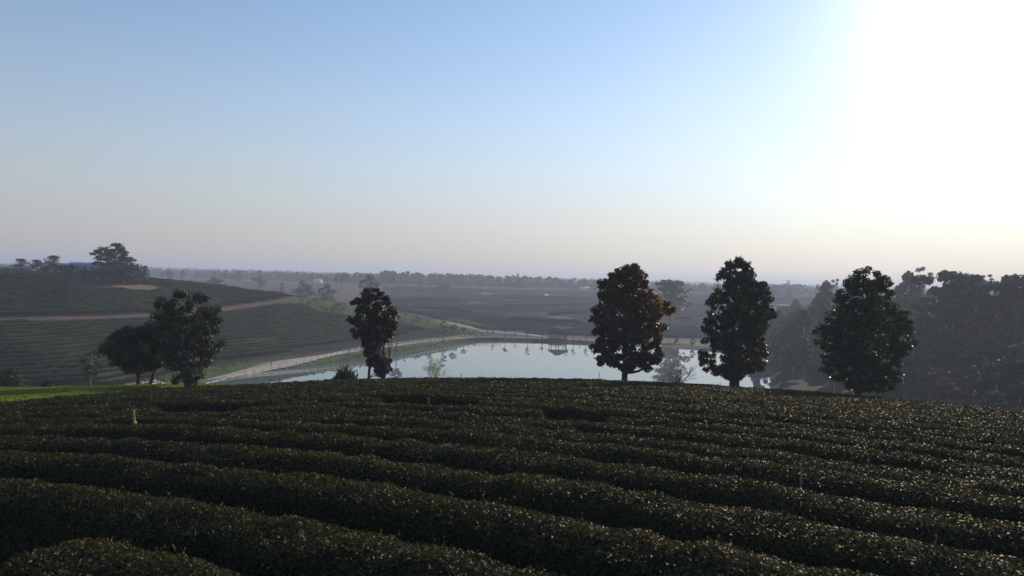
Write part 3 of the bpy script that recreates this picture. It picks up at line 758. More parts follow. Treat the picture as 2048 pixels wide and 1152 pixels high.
# ---- the wood on the right
proto('w0', 'wood_tree', 13, 9, 'round', M['leaf_wood'], M['bark_pale'], 3000, .7, 1)
proto('w1', 'wood_tree', 14, 7, 'tall', M['leaf_wood'], M['bark_pale'], 2700, .65, 2)
proto('w2', 'wood_tree', 13, 10, 'flat', M['leaf_wood'], M['bark'], 2700, .65, 3)
proto('w3', 'wood_tree', 11, 8, 'round', M['leaf_woodrust'], M['bark'], 2600, .65, 4)
proto('w4', 'wood_tree', 15, 6, 'airy', M['leaf_grey'], M['bark_pale'], 1500, .3, 5)
proto('w5', 'wood_tree', 12, 8, 'round', M['leaf_wood'], M['bark_pale'], 2800, .7, 6, trunk_h=.1)
wl = {'w0': 'round-crowned dark green tree in the hazy wood on the right', 'w1': 'tall narrow dark tree in the hazy wood on the right', 'w2': 'flat-topped dark tree in the hazy wood on the right',
      'w3': 'rusty brown leaved tree in the hazy wood on the right', 'w4': 'thin airy pale tree in the hazy wood on the right', 'w5': 'low leafy green tree filling the hazy wood on the right'}
pts = []; tries = 0
def boundary(y): return np.interp(y, [70, 130, 225, 300, 420], [54, 58, 70, 104, 165])
while len(pts) < 290 and tries < 20000:
    tries += 1
    y = random.uniform(78, 330); x = random.uniform(50, 250)
    if x < boundary(y) or x > .80 * y + 12: continue
    if y > 225 and x > .72 * y: continue
    dmin = 4.4 if y < 170 else 5.6
    if any((x - a) ** 2 + (y - b) ** 2 < dmin * dmin for a, b in pts): continue
    pts.append((x, y))
for x, y in pts:
    edge = x - boundary(y)
    k = random.choices(['w0', 'w1', 'w2', 'w3', 'w4', 'w5'], [4, 3, 2, 1.8, .6, 4])[0]
    sc = random.uniform(.72, 1.02) * (.72 if edge < 12 else 1)
    # tops keep below the horizon except for a few, as in the photograph
    z0 = hgt(x, y); topmax = np.interp(x / y, [.36, .45, .52, .62, .8], [-8.5, -7, -3.2, -1.0, -.4]) + random.uniform(-4, .8)
    Hk = {'w0': 13, 'w1': 14, 'w2': 13, 'w3': 11, 'w4': 15, 'w5': 12}[k]
    sc = min(sc, (topmax - z0) / Hk) if topmax - z0 > 4 else .5
    plant(k, x, y, random.uniform(0, 6.28), sc, wl[k], 'tree', 'trees of the hazy wood on the right')
# outstanding trees on its skyline
def by_px(key, pxx, pyb, ytop, label, dist, cat='tree', group=None, Hk=13, wide=1.0, name=None):
    d = ray(pxx, pyb); x, y = d[0] / d[1] * dist, dist
    z0 = hgt(x, y) - .1; dt = ray(pxx, ytop); zt = dt[2] / dt[1] * dist
    s = max((zt - z0) / Hk, .05)
    return plant(key, x, y, random.uniform(0, 6.28), (s * wide, s * wide, s), label, cat, group, name=name)
by_px('w2', 1900, 620, 548, 'broad flat-topped dark tree standing proud of the wood skyline', 150, Hk=12.6, wide=.9)
by_px('w4', 1848, 620, 537, 'tallest thin see-through tree on the wood skyline', 190, Hk=15, wide=1.0)
by_px('w0', 1815, 620, 556, 'round bluish tree at the left end of the upper wood skyline', 200, Hk=12.5, wide=.8)
by_px('w4', 1968, 620, 551, 'pale twiggy tree above the flat-topped crowns near the right edge', 200, Hk=15, wide=1.1)
by_px('w2', 2036, 640, 553, 'dark spreading tree top cut by the right edge of the photo', 140, Hk=12.6, wide=.9)
by_px('w2', 1965, 640, 566, 'low flat-topped dark tree under the pale twiggy one', 140, Hk=12.6, wide=.9)
by_px('w0', 1650, 640, 573, 'pale round tree just left of the egg-shaped crest tree', 230, Hk=12.5, wide=.75)
by_px('w4', 1663, 640, 560, 'airy light tree rising behind the left shoulder of the egg-shaped tree', 250, Hk=15, wide=.8)
by_px('w5', 1635, 660, 600, 'olive tree on the slope of the wood beside the egg-shaped tree', 200, Hk=11.8, wide=.8)
by_px('w5', 1570, 690, 655, 'first low dark tree at the left foot of the wood by the water', 190, Hk=11.8, wide=1.3)
by_px('w0', 1605, 690, 628, 'second dark tree at the left foot of the wood, higher than the first', 180, Hk=12.5, wide=1.0)

# ---- distant plain
proto('f0', 'distant_tree', 12, 10, 'round', M['leaf_wood'], M['bark'], 420, 1.1, 21)
proto('f1', 'distant_tree', 15, 7, 'tall', M['leaf_wood'], M['bark'], 380, 1.0, 22)
proto('f2', 'distant_tree', 12, 13, 'flat', M['leaf_wood'], M['bark'], 420, 1.1, 23)
proto('f3', 'distant_tree', 9, 9, 'bush', M['leaf_grey'], M['bark'], 380, 1.1, 24)
proto('f4', 'layered_tree', 14, 11, 'layer', M['leaf_wood'], M['bark'], 1500, .8, 25)
HK = {'f0': 12, 'f1': 15, 'f2': 12, 'f3': 9, 'f4': 14}
by_px('f2', 683, 590, 547, 'umbrella-topped far tree standing above the plain left of the plum tree', 520, Hk=12, wide=.8)
by_px('f0', 740, 600, 553, 'large dark far tree right behind the plum-brown tree top', 360, Hk=12, wide=1.0)
by_px('f0', 655, 600, 571, 'dark round far tree at the end of the left ridge', 330, Hk=12, wide=1.1)
by_px('f1', 1035, 590, 548, 'single tall narrow far tree rising above the centre of the plain', 560, Hk=15, wide=.8)
by_px('f4', 1341, 605, 561, 'tiered dark far tree between the rusty and the split-trunk trees', 300, Hk=14, wide=1.7)
by_px('f0', 1577, 600, 578, 'rounded blue-grey far tree right of the split-trunk tree', 520, Hk=12, wide=.8)
by_px('w4', 1576, 600, 561, 'small airy far tree above the rounded one right of the split-trunk tree', 560, Hk=15, wide=.9)
by_px('f0', 1548, 600, 580, 'low far tree beside the split-trunk tree, left of the rounded one', 500, Hk=12, wide=1.2)
by_px('f3', 886, 585, 567, 'dark bushy far tree on the edge of the purple field', 500, Hk=9, wide=1.6)
by_px('f0', 505, 590, 552, 'clump-like far tree over the middle of the left ridge', 620, Hk=12, wide=1.0)
by_px('f1', 472, 590, 553, 'narrow far tree over the left ridge, left of the clump-like one', 640, Hk=15, wide=.9)
by_px('f1', 563, 600, 566, 'pale green far tree standing near the right of the left ridge', 420, Hk=15, wide=1.0)
by_px('f3', 612, 600, 570, 'orange-tinged far shrub beyond the end of the left ridge', 380, Hk=9, wide=1.6)
n_far = 0
fl = {'f0': 'round hazy tree in the belt across the far plain', 'f1': 'tall hazy tree in the belt across the far plain', 'f2': 'wide hazy tree in the belt across the far plain', 'f3': 'low hazy bushy tree in the belt across the far plain'}
while n_far < 230:
    u = random.random(); y = 400 + 700 * u if random.random() < .35 else random.uniform(600, 1000)
    x = random.uniform(-.8, .8) * y
    if y < 615 and x > -.22 * y: continue
    if y < 615 and random.random() < .4: continue
    if vnoise(x * .015, y * .02, 91) < .35: continue
    if x > .42 * y: continue
    k = random.choices(['f0', 'f1', 'f2', 'f3'], [4, 2, 2, 3])[0]
    z0 = hgt(x, y); Hm = HK[k] * random.uniform(.55, 1.05)
    top = np.interp(y, [400, 600, 1000], [-6, -3.6, -.5]) + random.uniform(-2.5, 2.5)
    s = min(Hm, max(top - z0, 4)) / HK[k]
    plant(k, x, y, random.uniform(0, 6.28), s, fl[k], 'tree', 'trees in the belt across the far plain'); n_far += 1
# beyond that the woods read as one mass
fb = MB(); T_ = 10000
yy = 640 * (6000 / 640) ** rng.random(T_); xx = rng.uniform(-.85, .85, T_) * yy
zz = height(xx, yy)
msk = vnoise(xx * .004, yy * .006, 95) > np.interp(yy, [640, 900, 1500], [.3, .25, .15])
xx, yy, zz = xx[msk], yy[msk], zz[msk]; T_ = len(xx)
hh_ = rng.uniform(5, 12, T_) * (.8 + .5 * vnoise(xx * .01, yy * .01, 97)) * np.interp(yy, [640, 3000, 6000], [.9, 1.15, 1.4]); ww_ = hh_ * rng.uniform(.7, 1.6, T_)
nl = 22
v = rng.normal(0, 1, (T_, nl, 3)); v /= np.linalg.norm(v, axis=2)[..., None]
C = np.stack([xx[:, None] + v[..., 0] * ww_[:, None] * .4, yy[:, None] + v[..., 1] * ww_[:, None] * .4, zz[:, None] + hh_[:, None] * (.55 + .42 * v[..., 2])], -1).reshape(-1, 3)
leaves(fb, C, np.repeat(hh_ * .42, nl), v.reshape(-1, 3), np.repeat(rng.random(T_) * .6, nl) + rng.random(T_ * nl) * .3, spread=.4, width=.9)
tag(fb.obj('far_woods', M['leaf_wood']), 'hazy blue woods covering the plain up to the horizon', 'woods', kind='stuff')
# shrubs and tea strips on the field beyond the lake
proto('s0', 'field_shrub', 2.6, 2.2, 'bush', M['leaf_grey'], M['bark'], 260, .35, 31)
proto('s1', 'slim_tree', 5.5, 2.6, 'airy', M['leaf_grey'], M['bark'], 420, .26, 32)
proto('s2', 'slim_tree', 5.5, 3.4, 'flat', M['leaf_green'], M['bark'], 650, .26, 33)
proto('s3', 'field_shrub', 3.0, 1.6, 'tall', M['leaf_pale'], M['bark'], 200, .3, 34)
def at_px(key, a, b, h, label, cat, group=None, Hk=2.6, wide=1, tmin=100, name=None):
    p = hit(a, b, tmin); s = h * p[1] / F / Hk
    return plant(key, p[0], p[1], random.uniform(0, 6.28), (s * wide, s * wide, s), label, cat, group, name=name)
for a, b_, h in [(812, 622, 12), (803, 618, 9), (818, 617, 10), (838, 619, 9), (852, 617, 8), (884, 620, 12), (861, 634, 9), (907, 640, 8), (969, 630, 13), (962, 628, 9), (990, 628, 8), (1052, 640, 10), (1075, 638, 9), (1108, 640, 9), (1096, 630, 7), (1170, 640, 8), (1150, 628, 8), (1015, 642, 7), (1120, 652, 8), (1143, 652, 8), (1208, 655, 8), (1030, 612, 6), (1180, 612, 6), (930, 600, 5), (1000, 596, 5), (870, 598, 5), (1110, 612, 5)]:
    at_px(random.choice(['s0', 's3']), a, b_, h, 'small pale shrub dotted over the purple-brown field behind the lake', 'shrub', 'shrubs dotted over the field behind the lake', Hk=2.8, tmin=200)
# trees whose reflections stand in the water
for key, a, b_, h, lab in [('s1', 862, 684, 28, 'slim airy tree on the bank nearest the bend, mirrored above the pale shrub'), ('s1', 886, 681, 40, 'tallest slim leaning tree on the far bank, mirrored longest in the lake'),
        ('s2', 907, 678, 30, 'full-crowned young tree on the bank right of the leaning one'), ('s2', 928, 676, 22, 'wide low-crowned young tree where the fence bends'),
        ('s1', 985, 675, 16, 'thin sapling on the far bank, first right of the bend'), ('s2', 1010, 675, 20, 'small spreading tree on the far bank, second right of the bend'),
        ('s1', 1030, 675, 12, 'short sapling on the far bank right of the spreading tree'), ('s1', 1055, 677, 24, 'tall wispy sapling on the far bank left of the pavilion post'),
        ('s2', 1083, 677, 14, 'small dark tree just left of the pavilion'), ('s1', 1133, 680, 22, 'thin sapling right beside the pavilion'), ('s1', 1147, 681, 22, 'thin sapling a step right of the pavilion'),
        ('s1', 1172, 683, 22, 'lone sapling on the dry bank right of the pavilion'), ('s2', 792, 700, 50, 'palm-like tree on a thin stem beside the road behind the plum tree'),
        ('s0', 1288, 684, 15, 'olive bush on the dry bank behind the rusty tree'), ('s0', 1320, 686, 17, 'dull green bush on the dry bank between the two middle trees'), ('s0', 1352, 686, 15, 'brownish bush on the dry bank left of the split-trunk tree'),
        ('s0', 1385, 690, 15, 'dark bush on the dry bank touching the split-trunk tree'), ('s1', 1160, 684, 9, 'tiny sapling on the dry bank between taller ones')]:
    at_px(key, a, b_, h, lab, 'bush' if key == 's0' else 'tree', Hk={'s0': 2.6, 's1': 5.5, 's2': 5.5}[key], tmin=120, wide=1.15)

st = MB()
for yy0 in np.concatenate([np.arange(252, 330, 3.2), np.arange(330, 600, 5.0)]):
    X = np.arange(-.18 * yy0, .45 * yy0, 3.0); X = X[(X > 5) | (yy0 > 262)]
    Y = yy0 + 6 * (vnoise(X * .012, np.full(len(X), yy0 * .004), 101) - .5) + .05 * X
    z = height(X, Y); ok = vnoise(X * .05, Y * .05, 103) > .16
    h2 = (.55 + .35 * vnoise(X * .3, Y * .3, 104)) * ok; wd = 1.1
    V = np.stack([np.c_[X, Y - wd / 2, z - .1], np.c_[X, Y - wd / 3, z + h2], np.c_[X, Y + wd / 3, z + h2], np.c_[X, Y + wd / 2, z - .1]], 1).reshape(-1, 3)
    n = len(X); ii = np.arange(n * 4).reshape(n, 4)
    cc3 = np.tile(np.array([.085, .062, .056]), (n, 1)); qx, qy = project(np.c_[X, Y, z])
    for pl, cz in ZONES: cc3[inpoly(qx, qy, pl)] = cz
    cc3 = cc3 * (.35 + .9 * vnoise(X * .012, Y * .03, 105) + .5 * vnoise(X * .15, Y * .15, 106))[:, None]
    c = np.ones((n * 4, 4)); c[:, :3] = np.repeat(cc3, 4, axis=0)
    st.add(V, np.stack([ii[:-1, :-1], ii[:-1, 1:], ii[1:, 1:], ii[1:, :-1]], -1).reshape(-1, 4), None, c)
M['prune'] = mat('pruned_tea_purple_brown', attr=True, rough=.95, spec=.1, noise=.3, nscale=.4)
tag(st.obj('pruned_tea_rows', M['prune']), 'purple-brown rows of pruned tea striping the field behind the lake', 'tea rows', kind='stuff')
# dark hedges along the field terraces
for pl, lab in [([(1000, 598), (1060, 598.5), (1120, 599), (1190, 600)], 'dark hedge line high on the purple field, just below the pale hut'), ([(1000, 614.5), (1070, 615), (1130, 614), (1185, 611)], 'dark hedge line across the middle of the purple field'),
        ([(1085, 630), (1130, 631), (1185, 631)], 'short dark hedge line above the brown strip, left of the rusty tree'), ([(1000, 641), (1050, 643), (1110, 647), (1180, 650)], 'hedge along the upper edge of the dark strip behind the pavilion'),
        ([(790, 621), (830, 620), (880, 621), (950, 630)], 'hedge on the upper edge of the dark strip left of the branch road'), ([(760, 606), (850, 603), (930, 604)], 'faint hedge line on the field behind the plum tree'),
        ([(1345, 640), (1375, 641), (1400, 642)], 'hedge on the field between the two middle tall trees'), ([(1540, 600), (1600, 601), (1650, 602)], 'hedge on the far slope right of the split-trunk tree')]:
    Q = []
    for a, b_ in pl: Q.append(hit(a, b_, 200)[:2])
    Q = np.array(Q); sQ = np.concatenate([[0], np.cumsum(np.linalg.norm(np.diff(Q, axis=0), axis=1))]); tq = np.arange(0, sQ[-1], 1.5)
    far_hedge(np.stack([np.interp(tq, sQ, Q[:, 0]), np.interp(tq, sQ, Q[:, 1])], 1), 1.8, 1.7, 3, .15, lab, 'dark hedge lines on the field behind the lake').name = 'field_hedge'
# young tea dotted on the green nose of the left hill
yt = MB(); cnt = 0
for k in range(700):
    a = random.uniform(600, 990); b__ = random.uniform(600, 668)
    if not inpoly(np.array([a]), np.array([b__]), [(600, 604), (640, 598), (740, 616), (860, 644), (985, 667), (900, 661), (760, 641), (650, 624)])[0]: continue
    p = hit(a, b__, 100); r = random.uniform(.25, .5)
    vv = rng.normal(0, 1, (12, 3)); vv /= np.linalg.norm(vv, axis=1)[:, None]
    leaves(yt, p + vv * r * np.array([1, 1, .8]) + np.array([0, 0, r]), r * .9, vv, rng.random(12) * .8, width=.8)
tag(yt.obj('young_tea_plants', M['leaf_wood']), 'young tea plants dotted over the green end of the left hill', 'tea plants', kind='stuff')

# ------------------------------------------------------------------ fence along the lakeside road
fpts = chaikin([p[:2] for p in ROAD[1:]], 2)
FP = [np.array(fpts[0])]
for q in fpts[1:]:
    q = np.array(q); d = np.linalg.norm(q - FP[-1]); s0 = FP[-1]
    for i in range(1, max(1, int(d / .5)) + 1): FP.append(s0 + (q - s0) * i / max(1, int(d / .5)))
FP = np.array(FP); T = np.gradient(FP, axis=0); T /= np.linalg.norm(T, axis=1)[:, None]; Nn = np.stack([T[:, 1], -T[:, 0]], 1)
FL = FP + Nn * 1.5
cum = np.concatenate([[0], np.cumsum(np.linalg.norm(np.diff(FL, axis=0), axis=1))])
ends = np.arange(0, cum[np.argmax(FL[:, 0] > -1.5)], 2.5)
post_xy = np.stack([np.interp(ends, cum, FL[:, 0]), np.interp(ends, cum, FL[:, 1])], 1)
pz = height(post_xy[:, 0], post_xy[:, 1])
fo = empty('rail_fence', (*post_xy[0], pz[0])); tag(fo, 'long white two-rail fence between the sandy road and the lake', 'fence')
pb = MB(); pb.box((0, 0, .5), (.12, .12, 1.3)); pmesh = pb.mesh('post', M['white'], color=False)
rb = MB(); rb.box((.5, 0, 0), (1, .06, .11)); rmesh = rb.mesh('rail', M['white'], color=False)
f0 = np.array([*post_xy[0], pz[0]])
for k, (p, z) in enumerate(zip(post_xy, pz)):
    o = bpy.data.objects.new('post', pmesh); COL.objects.link(o); o.parent = fo; o.location = (p[0] - f0[0], p[1] - f0[1], z - f0[2])
    if k + 1 < len(post_xy):
        q = post_xy[k + 1]; dd = q - p; Ln = np.hypot(*dd); dzz = pz[k + 1] - z
        for hh in (.95, .52):
            o = bpy.data.objects.new('rail', rmesh); COL.objects.link(o); o.parent = fo; o.location = (p[0] - f0[0], p[1] - f0[1], z - f0[2] + hh)
            o.scale = (math.hypot(Ln, dzz), 1, 1); o.rotation_euler = (0, -math.atan2(dzz, Ln), math.atan2(dd[1], dd[0]))
# dark wooden poles at the roadside
for a, b_, h, lab in [(321, 775, 22, 'dark short post beside the fence at the leaning trees'), (452, 743, 22, 'thin dark pole on the fence line, first right of the bushy tree'), (542, 731, 12, 'short dark pole by the fence below the hill'), (696, 711, 16, 'thin dark pole at the fence just left of the plum tree'),
                      (890, 683, 16, 'thin dark pole at the fence near the bend'), (1085, 680, 22, 'dark bulky post beside the pavilion')]:
    p = hit(a, b_, 90); hm = h * p[1] / F
    b = MB(); b.tube([(0, 0, -.2), (.02, 0, hm * .5), (.06, 0, hm)], [.09, .085, .07], 7)
    tag(b.obj('wooden_pole', M['wood'], loc=tuple(p), color=False), lab, 'pole')

# ------------------------------------------------------------------ pavilion
p = hit(1115, 678, 150); pv = empty('pavilion', p, .15); tag(pv, 'dark open pavilion with a hipped roof on the far lake shore', 'pavilion')
W_ = 5.6; Hh = 2.3
for sx in (-1, 0, 1):
    for sy in (-1, 1):
        b = MB(); b.box((sx * W_ * .42, sy * 1.9, Hh / 2 - .1), (.2, .2, Hh + .2)); b.obj('post', M['wood'], pv, color=False)
b = MB(); b.add([(-W_ / 2 - .3, -2.6, Hh - .1), (W_ / 2 + .3, -2.6, Hh - .1), (W_ / 2 + .3, 2.6, Hh - .1), (-W_ / 2 - .3, 2.6, Hh - .1), (-.7, 0, Hh + 1.6), (.7, 0, Hh + 1.6)],
    [(0, 1, 5, 4), (2, 3, 4, 5), (3, 2, 1, 0)], [(1, 2, 5), (3, 0, 4)])
b.obj('roof', M['thatch'], pv, color=False)
b = MB(); b.box((0, 0, .1), (W_, 4.2, .3)); b.obj('floor_platform', M['wood'], pv, color=False)
for sy in (-1, 1):
    b = MB(); b.box((-.2, sy * 1.9, .8), (W_ * .8, .08, .1)); b.obj('railing', M['wood'], pv, color=False)
b = MB(); b.box((0, .9, .5), (3.0, .5, .12)); b.obj('bench', M['wood'], pv, color=False)
p = hit(1128, 679, 150); b = MB(); b.box((0, 0, .45), (.5, .45, .1)); b.box((.22, 0, .8), (.08, .45, .7)); b.box((-.2, -.18, .2), (.07, .07, .5)); b.box((.2, -.18, .2), (.07, .07, .5)); b.box((-.2, .18, .2), (.07, .07, .5)); b.box((.2, .18, .2), (.07, .07, .5))
tag(b.obj('wooden_chair', M['wood'], loc=tuple(p), color=False), 'little wooden seat just right of the pavilion', 'chair')

# ------------------------------------------------------------------ farm buildings on the left hilltop
def building(pxl, pxr, pyb, dist, wall_h, roof_h, depth, roof_mat, label, rz=0, name='farm_building', nwin=3):
    xl = ray(pxl, pyb); xr = ray(pxr, pyb); X0 = xl[0] / xl[1] * dist; X1 = xr[0] / xr[1] * dist; Wd = X1 - X0
    zb = hgt((X0 + X1) / 2, dist)
    o = empty(name, ((X0 + X1) / 2, dist, zb), rz); tag(o, label, 'building')
    b = MB(); b.box((0, 0, wall_h / 2 - .3), (Wd, depth, wall_h + .6)); wl_ = b.obj('wall', M['wall'], o, color=False)
    b = MB(); e = .6; x, y = Wd / 2 + e, depth / 2 + e; z0, z1 = wall_h - .05, wall_h + roof_h
    b.add([(-x, -y, z0), (x, -y, z0), (x, y, z0), (-x, y, z0), (-x, 0, z1), (x, 0, z1), (-x, -y, z0 - .15), (x, -y, z0 - .15), (x, y, z0 - .15), (-x, y, z0 - .15)],
          [(0, 1, 5, 4), (2, 3, 4, 5), (9, 8, 7, 6), (6, 7, 1, 0), (8, 9, 3, 2), (7, 8, 2, 1), (9, 6, 0, 3)], [(1, 2, 5), (3, 0, 4)])
    b.obj('roof', roof_mat, o, color=False)
    b = MB(); b.box((0, -y - .05, z0 - .1), (Wd + 2 * e, .12, .22)); b.obj('gutter', M['white'], o, color=False)
    for k in range(nwin):
        xx_ = (k + .5) / nwin * Wd - Wd / 2
        b = MB(); b.box((xx_, -depth / 2 - .03, wall_h * .55), (1.3, .08, 1.1)); wi = b.obj('window', M['white'], o, color=False)
        b = MB(); b.box((xx_, -depth / 2 - .08, wall_h * .55), (1.1, .04, .9)); b.obj('pane', M['glass'], wi, color=False)
    b = MB(); b.box((Wd * .2, -depth / 2 - .03, 1.0), (1.0, .06, 2.0)); b.obj('door', M['wood'], o, color=False)
    return o
def place_h(pyt, pxx, dist):            # height of an image row above the ground at this distance
    d = ray(pxx, pyt); x = d[0] / d[1] * dist; return d[2] / d[1] * dist - hgt(x, dist)
h1 = place_h(531, 180, 216)
building(146, 222, 545, 216, max(h1 - 0.0, 1.6), .9, 7, M['blue_roof'], 'low hilltop building with a blue metal roof and white gutter', name='blue_roofed_building')
h2_ = place_h(530, 110, 222)
building(76, 146, 545, 222, max(h2_, 1.6), .7, 7, M['grey_roof'], 'low hilltop building with a dull grey roof left of the blue one', name='grey_roofed_building')
h3 = place_h(540, 45, 214)
building(12, 72, 545, 214, max(h3, .9), .25, 5, M['grey_roof'], 'low pale shed wall at the left end of the hilltop', name='pale_shed', nwin=2)
# hilltop trees
proto('h0', 'hilltop_tree', 10, 15, 'flat', M['leaf_green'], M['bark'], 3800, .5, 41)
proto('h1', 'hilltop_bush', 4.2, 5, 'bush', M['leaf_wood'], M['bark'], 1100, .35, 42)
proto('h2', 'hilltop_tree', 6, 6.5, 'layer', M['leaf_grey'], M['bark'], 1500, .32, 43)
profile_tree('spreading_tree', (225, 560), 208, [(487, 226, 238), (494, 218, 244), (500, 192, 262), (507, 178, 266), (514, 172, 270), (521, 174, 268), (528, 184, 266), (536, 205, 262)], 6000, .62, M['leaf_green'], M['bark'],
    'largest wide-crowned dark tree on the left hilltop against the sky', tr=.45, ncl=60, clump=1.15, depth=.7, vflat=.38, trunks=[[(0, 0, 0), (-.4, 0, 4), (-3, 0, 9)], [(.5, 0, 0), (2, 0, 4), (4.0, 0, 8)], [(0, 0, 0), (.5, 0, 5), (1, 0, 10)]])
def ht(key, a, ytop, dist, lab, Hk, wide=1.0, cat='tree'): by_px(key, a, 560, ytop, lab, dist, cat=cat, Hk=Hk, wide=wide)
ht('h2', 40, 518, 206, 'leftmost tiered hilltop tree in front of the pale shed', 6, 1.7)
ht('h2', 72, 520, 207, 'grey spreading hilltop tree, second from the left', 6, 1.5)
ht('h2', 108, 512, 205, 'pagoda-shaped tiered tree before the grey roof', 6, 1.25)
ht('h2', 290, 532, 215, 'small round tree at the right end of the hilltop trees', 6, .8)
for a, yt_, dist, wd, lab in [(92, 534, 203, 1.0, 'bush under the pagoda-shaped tree, left one'), (122, 532, 202, 1.1, 'bush before the grey roof, right of the pagoda-shaped tree'), (142, 531, 201, 1.0, 'rounded olive bush below the left end of the blue roof'),
                     (166, 540, 200, 1.2, 'dark low bush below the middle of the blue roof'), (187, 541, 200, 1.0, 'dark bush hiding the lower blue roof edge'), (207, 538, 199, 1.2, 'large olive bush under the wide tree, left side'),
                     (225, 536, 199, 1.1, 'large bush directly under the wide hilltop tree'), (245, 533, 200, 1.0, 'green bush at the sandy mound, left of its middle'), (262, 530, 201, .95, 'tall green bush behind the sandy mound'), (277, 542, 203, .9, 'small bush right of the sandy mound'), (216, 560, 197, .8, 'lowest reddish bush beside the sandy mound')]:
    ht('h1', a, yt_, dist, lab, 4.2, wd * 1.45, 'bush')
for a, b_, lab in [(247, 568, 'pale post on the sandy mound, left'), (257, 566, 'pale post on the sandy mound, middle'), (270, 567, 'pale post on the sandy mound, right')]:
    p = hit(a, b_, 150); b = MB(); b.box((0, 0, .6), (.18, .18, 1.3), top=.8); tag(b.obj('marker_post', M['white'], loc=tuple(p), color=False), lab, 'post')

# far masts and roofs
for a, lab in ((739, 'leftmost thin radio mast on the horizon behind the plum tree'), (759, 'middle thin radio mast on the horizon, the tallest'), (811, 'right thin radio mast on the horizon, faintest')):
    d = ray(a, 548); dist = 2600; x = d[0] / d[1] * dist; z = hgt(x, dist); dt = ray(a, 533 if a == 759 else 538); ztop = dt[2] / dt[1] * dist
    o = empty('radio_mast', (x, dist, z)); Ht = ztop - z; b = MB()
    for k in range(3):
        q = k * 2.094; b.tube([(1.6 * math.cos(q), 1.6 * math.sin(q), -1), (.5 * math.cos(q), .5 * math.sin(q), Ht)], [.45, .3], 4)
    b.obj('lattice_tower', M['metal'], o, color=False)
    b = MB(); b.tube([(0, 0, Ht - 1), (0, 0, Ht + 6)], [.3, .15], 4); b.obj('antenna', M['metal'], o, color=False)
    tag(o, lab, 'radio mast')
for a, b_, w_, dist, lab in ((636, 563, 14, 700, 'far white-roofed farm building left of the umbrella-topped tree'), (1168, 579, 18, 640, 'far low pale-roofed building at the back edge of the purple field'), (1350, 582, 10, 620, 'far small white roof behind the tiered tree')):
    d = ray(a, b_); x = d[0] / d[1] * dist; z = hgt(x, dist); Wd = w_ * dist / F; hr = max(d[2] / d[1] * dist - z, 2.2)
    o = empty('far_building', (x, dist, z)); b = MB(); b.box((0, 0, hr / 2 - .5), (Wd, 6, hr + 1)); b.obj('wall', M['wall'], o, color=False)
    b = MB(); b.add([(-Wd * .55, -3.6, hr - .1), (Wd * .55, -3.6, hr - .1), (Wd * .55, 3.6, hr - .1), (-Wd * .55, 3.6, hr - .1), (-Wd * .55, 0, hr + 1.3), (Wd * .55, 0, hr + 1.3)], [(0, 1, 5, 4), (2, 3, 4, 5), (3, 2, 1, 0)], [(1, 2, 5), (3, 0, 4)])
    b.obj('roof', M['white'], o, color=False); tag(o, lab, 'building')
p = hit(1092, 595, 250); b = MB(); o = empty('field_hut', p); b.box((0, 0, .7), (2.2, 2, 1.6)); b.obj('wall', M['wood'], o, color=False)
b = MB(); b.add([(-1.7, -1.5, 1.5), (1.7, -1.5, 1.5), (1.7, 1.5, 2.0), (-1.7, 1.5, 2.0), (-1.7, -1.5, 1.6), (1.7, -1.5, 1.6), (1.7, 1.5, 2.1), (-1.7, 1.5, 2.1)], [(3, 2, 1, 0), (4, 5, 6, 7), (0, 1, 5, 4), (1, 2, 6, 5), (2, 3, 7, 6), (3, 0, 4, 7)])
b.obj('roof', M['white'], o, color=False); tag(o, 'tiny hut with a pale sloping roof in the purple field', 'hut')

# ------------------------------------------------------------------ crest details: shrubs, stakes, sprinkler poles
def crest_pt(pxx, pyb, Y):
    d = ray(pxx, pyb); x = d[0] / d[1] * Y; return np.array([x, Y, hgt(x, Y)])
def bare_branches(b, p, dirv, L_, r, depth, spread=.45):
    dirv = dirv / np.linalg.norm(dirv); q = p + dirv * L_
    mid = (p + q) / 2 + rng.normal(0, L_ * .05, 3)
    b.tube([p, mid, q], [r, r * .8, r * .6], 4); tips = [q]
    if depth > 0:
        for k in range(rng.integers(2, 4)):
            nd_ = dirv + rng.normal(0, spread, 3) + np.array([0, 0, .15]); tips += bare_branches(b, p + dirv * L_ * rng.uniform(.45, 1.0), nd_, L_ * rng.uniform(.55, .8), r * .55, depth - 1, spread)
    return tips
def shrub(name, px_, pyb, Y, hpx, wpx, label, leaf_m, nl, ls, stems=7, depth=3, low_leaves=False, tall=False, thick=.012, cat='shrub', bark=None):
    p = crest_pt(px_, pyb, Y); d = ray(px_, pyb - hpx); top = d[2] / d[1] * Y; Ht = top - p[2]; Wd = wpx * Y / F
    o = empty(name, p); b = MB(); tips = []
    for k in range(stems):
        a = rng.uniform(0, 6.28); lean = (0.12 if tall else .9 * Wd / Ht)
        dv = np.array([math.cos(a) * lean * rng.random(), math.sin(a) * lean * rng.random(), 1.0])
        st_ = rng.normal(0, .08, 3) * np.array([1, 1, 0]); L0 = Ht * (.42 if depth >= 2 else .6) * rng.uniform(.8, 1.1)
        tips += bare_branches(b, st_, dv, L0, thick * rng.uniform(.8, 1.5), depth)
    b.obj('branches', bark or M['bark'], o, color=False)
    if nl:
        tp = np.array(tips); tp = tp[tp[:, 2] < Ht * (.4 if low_leaves else 1.1)] if len(tp) else tp
        if len(tp):
            C = tp[rng.integers(0, len(tp), nl)] + rng.normal(0, .07 if not low_leaves else .12, (nl, 3))
            lb = MB(); leaves(lb, C, ls * rng.uniform(.6, 1.3, nl), rng.normal(0, 1, (nl, 3)), rng.random(nl), width=.4, droop=.3)
            lb.obj('leaves', leaf_m, o)
    return tag(o, label, cat)
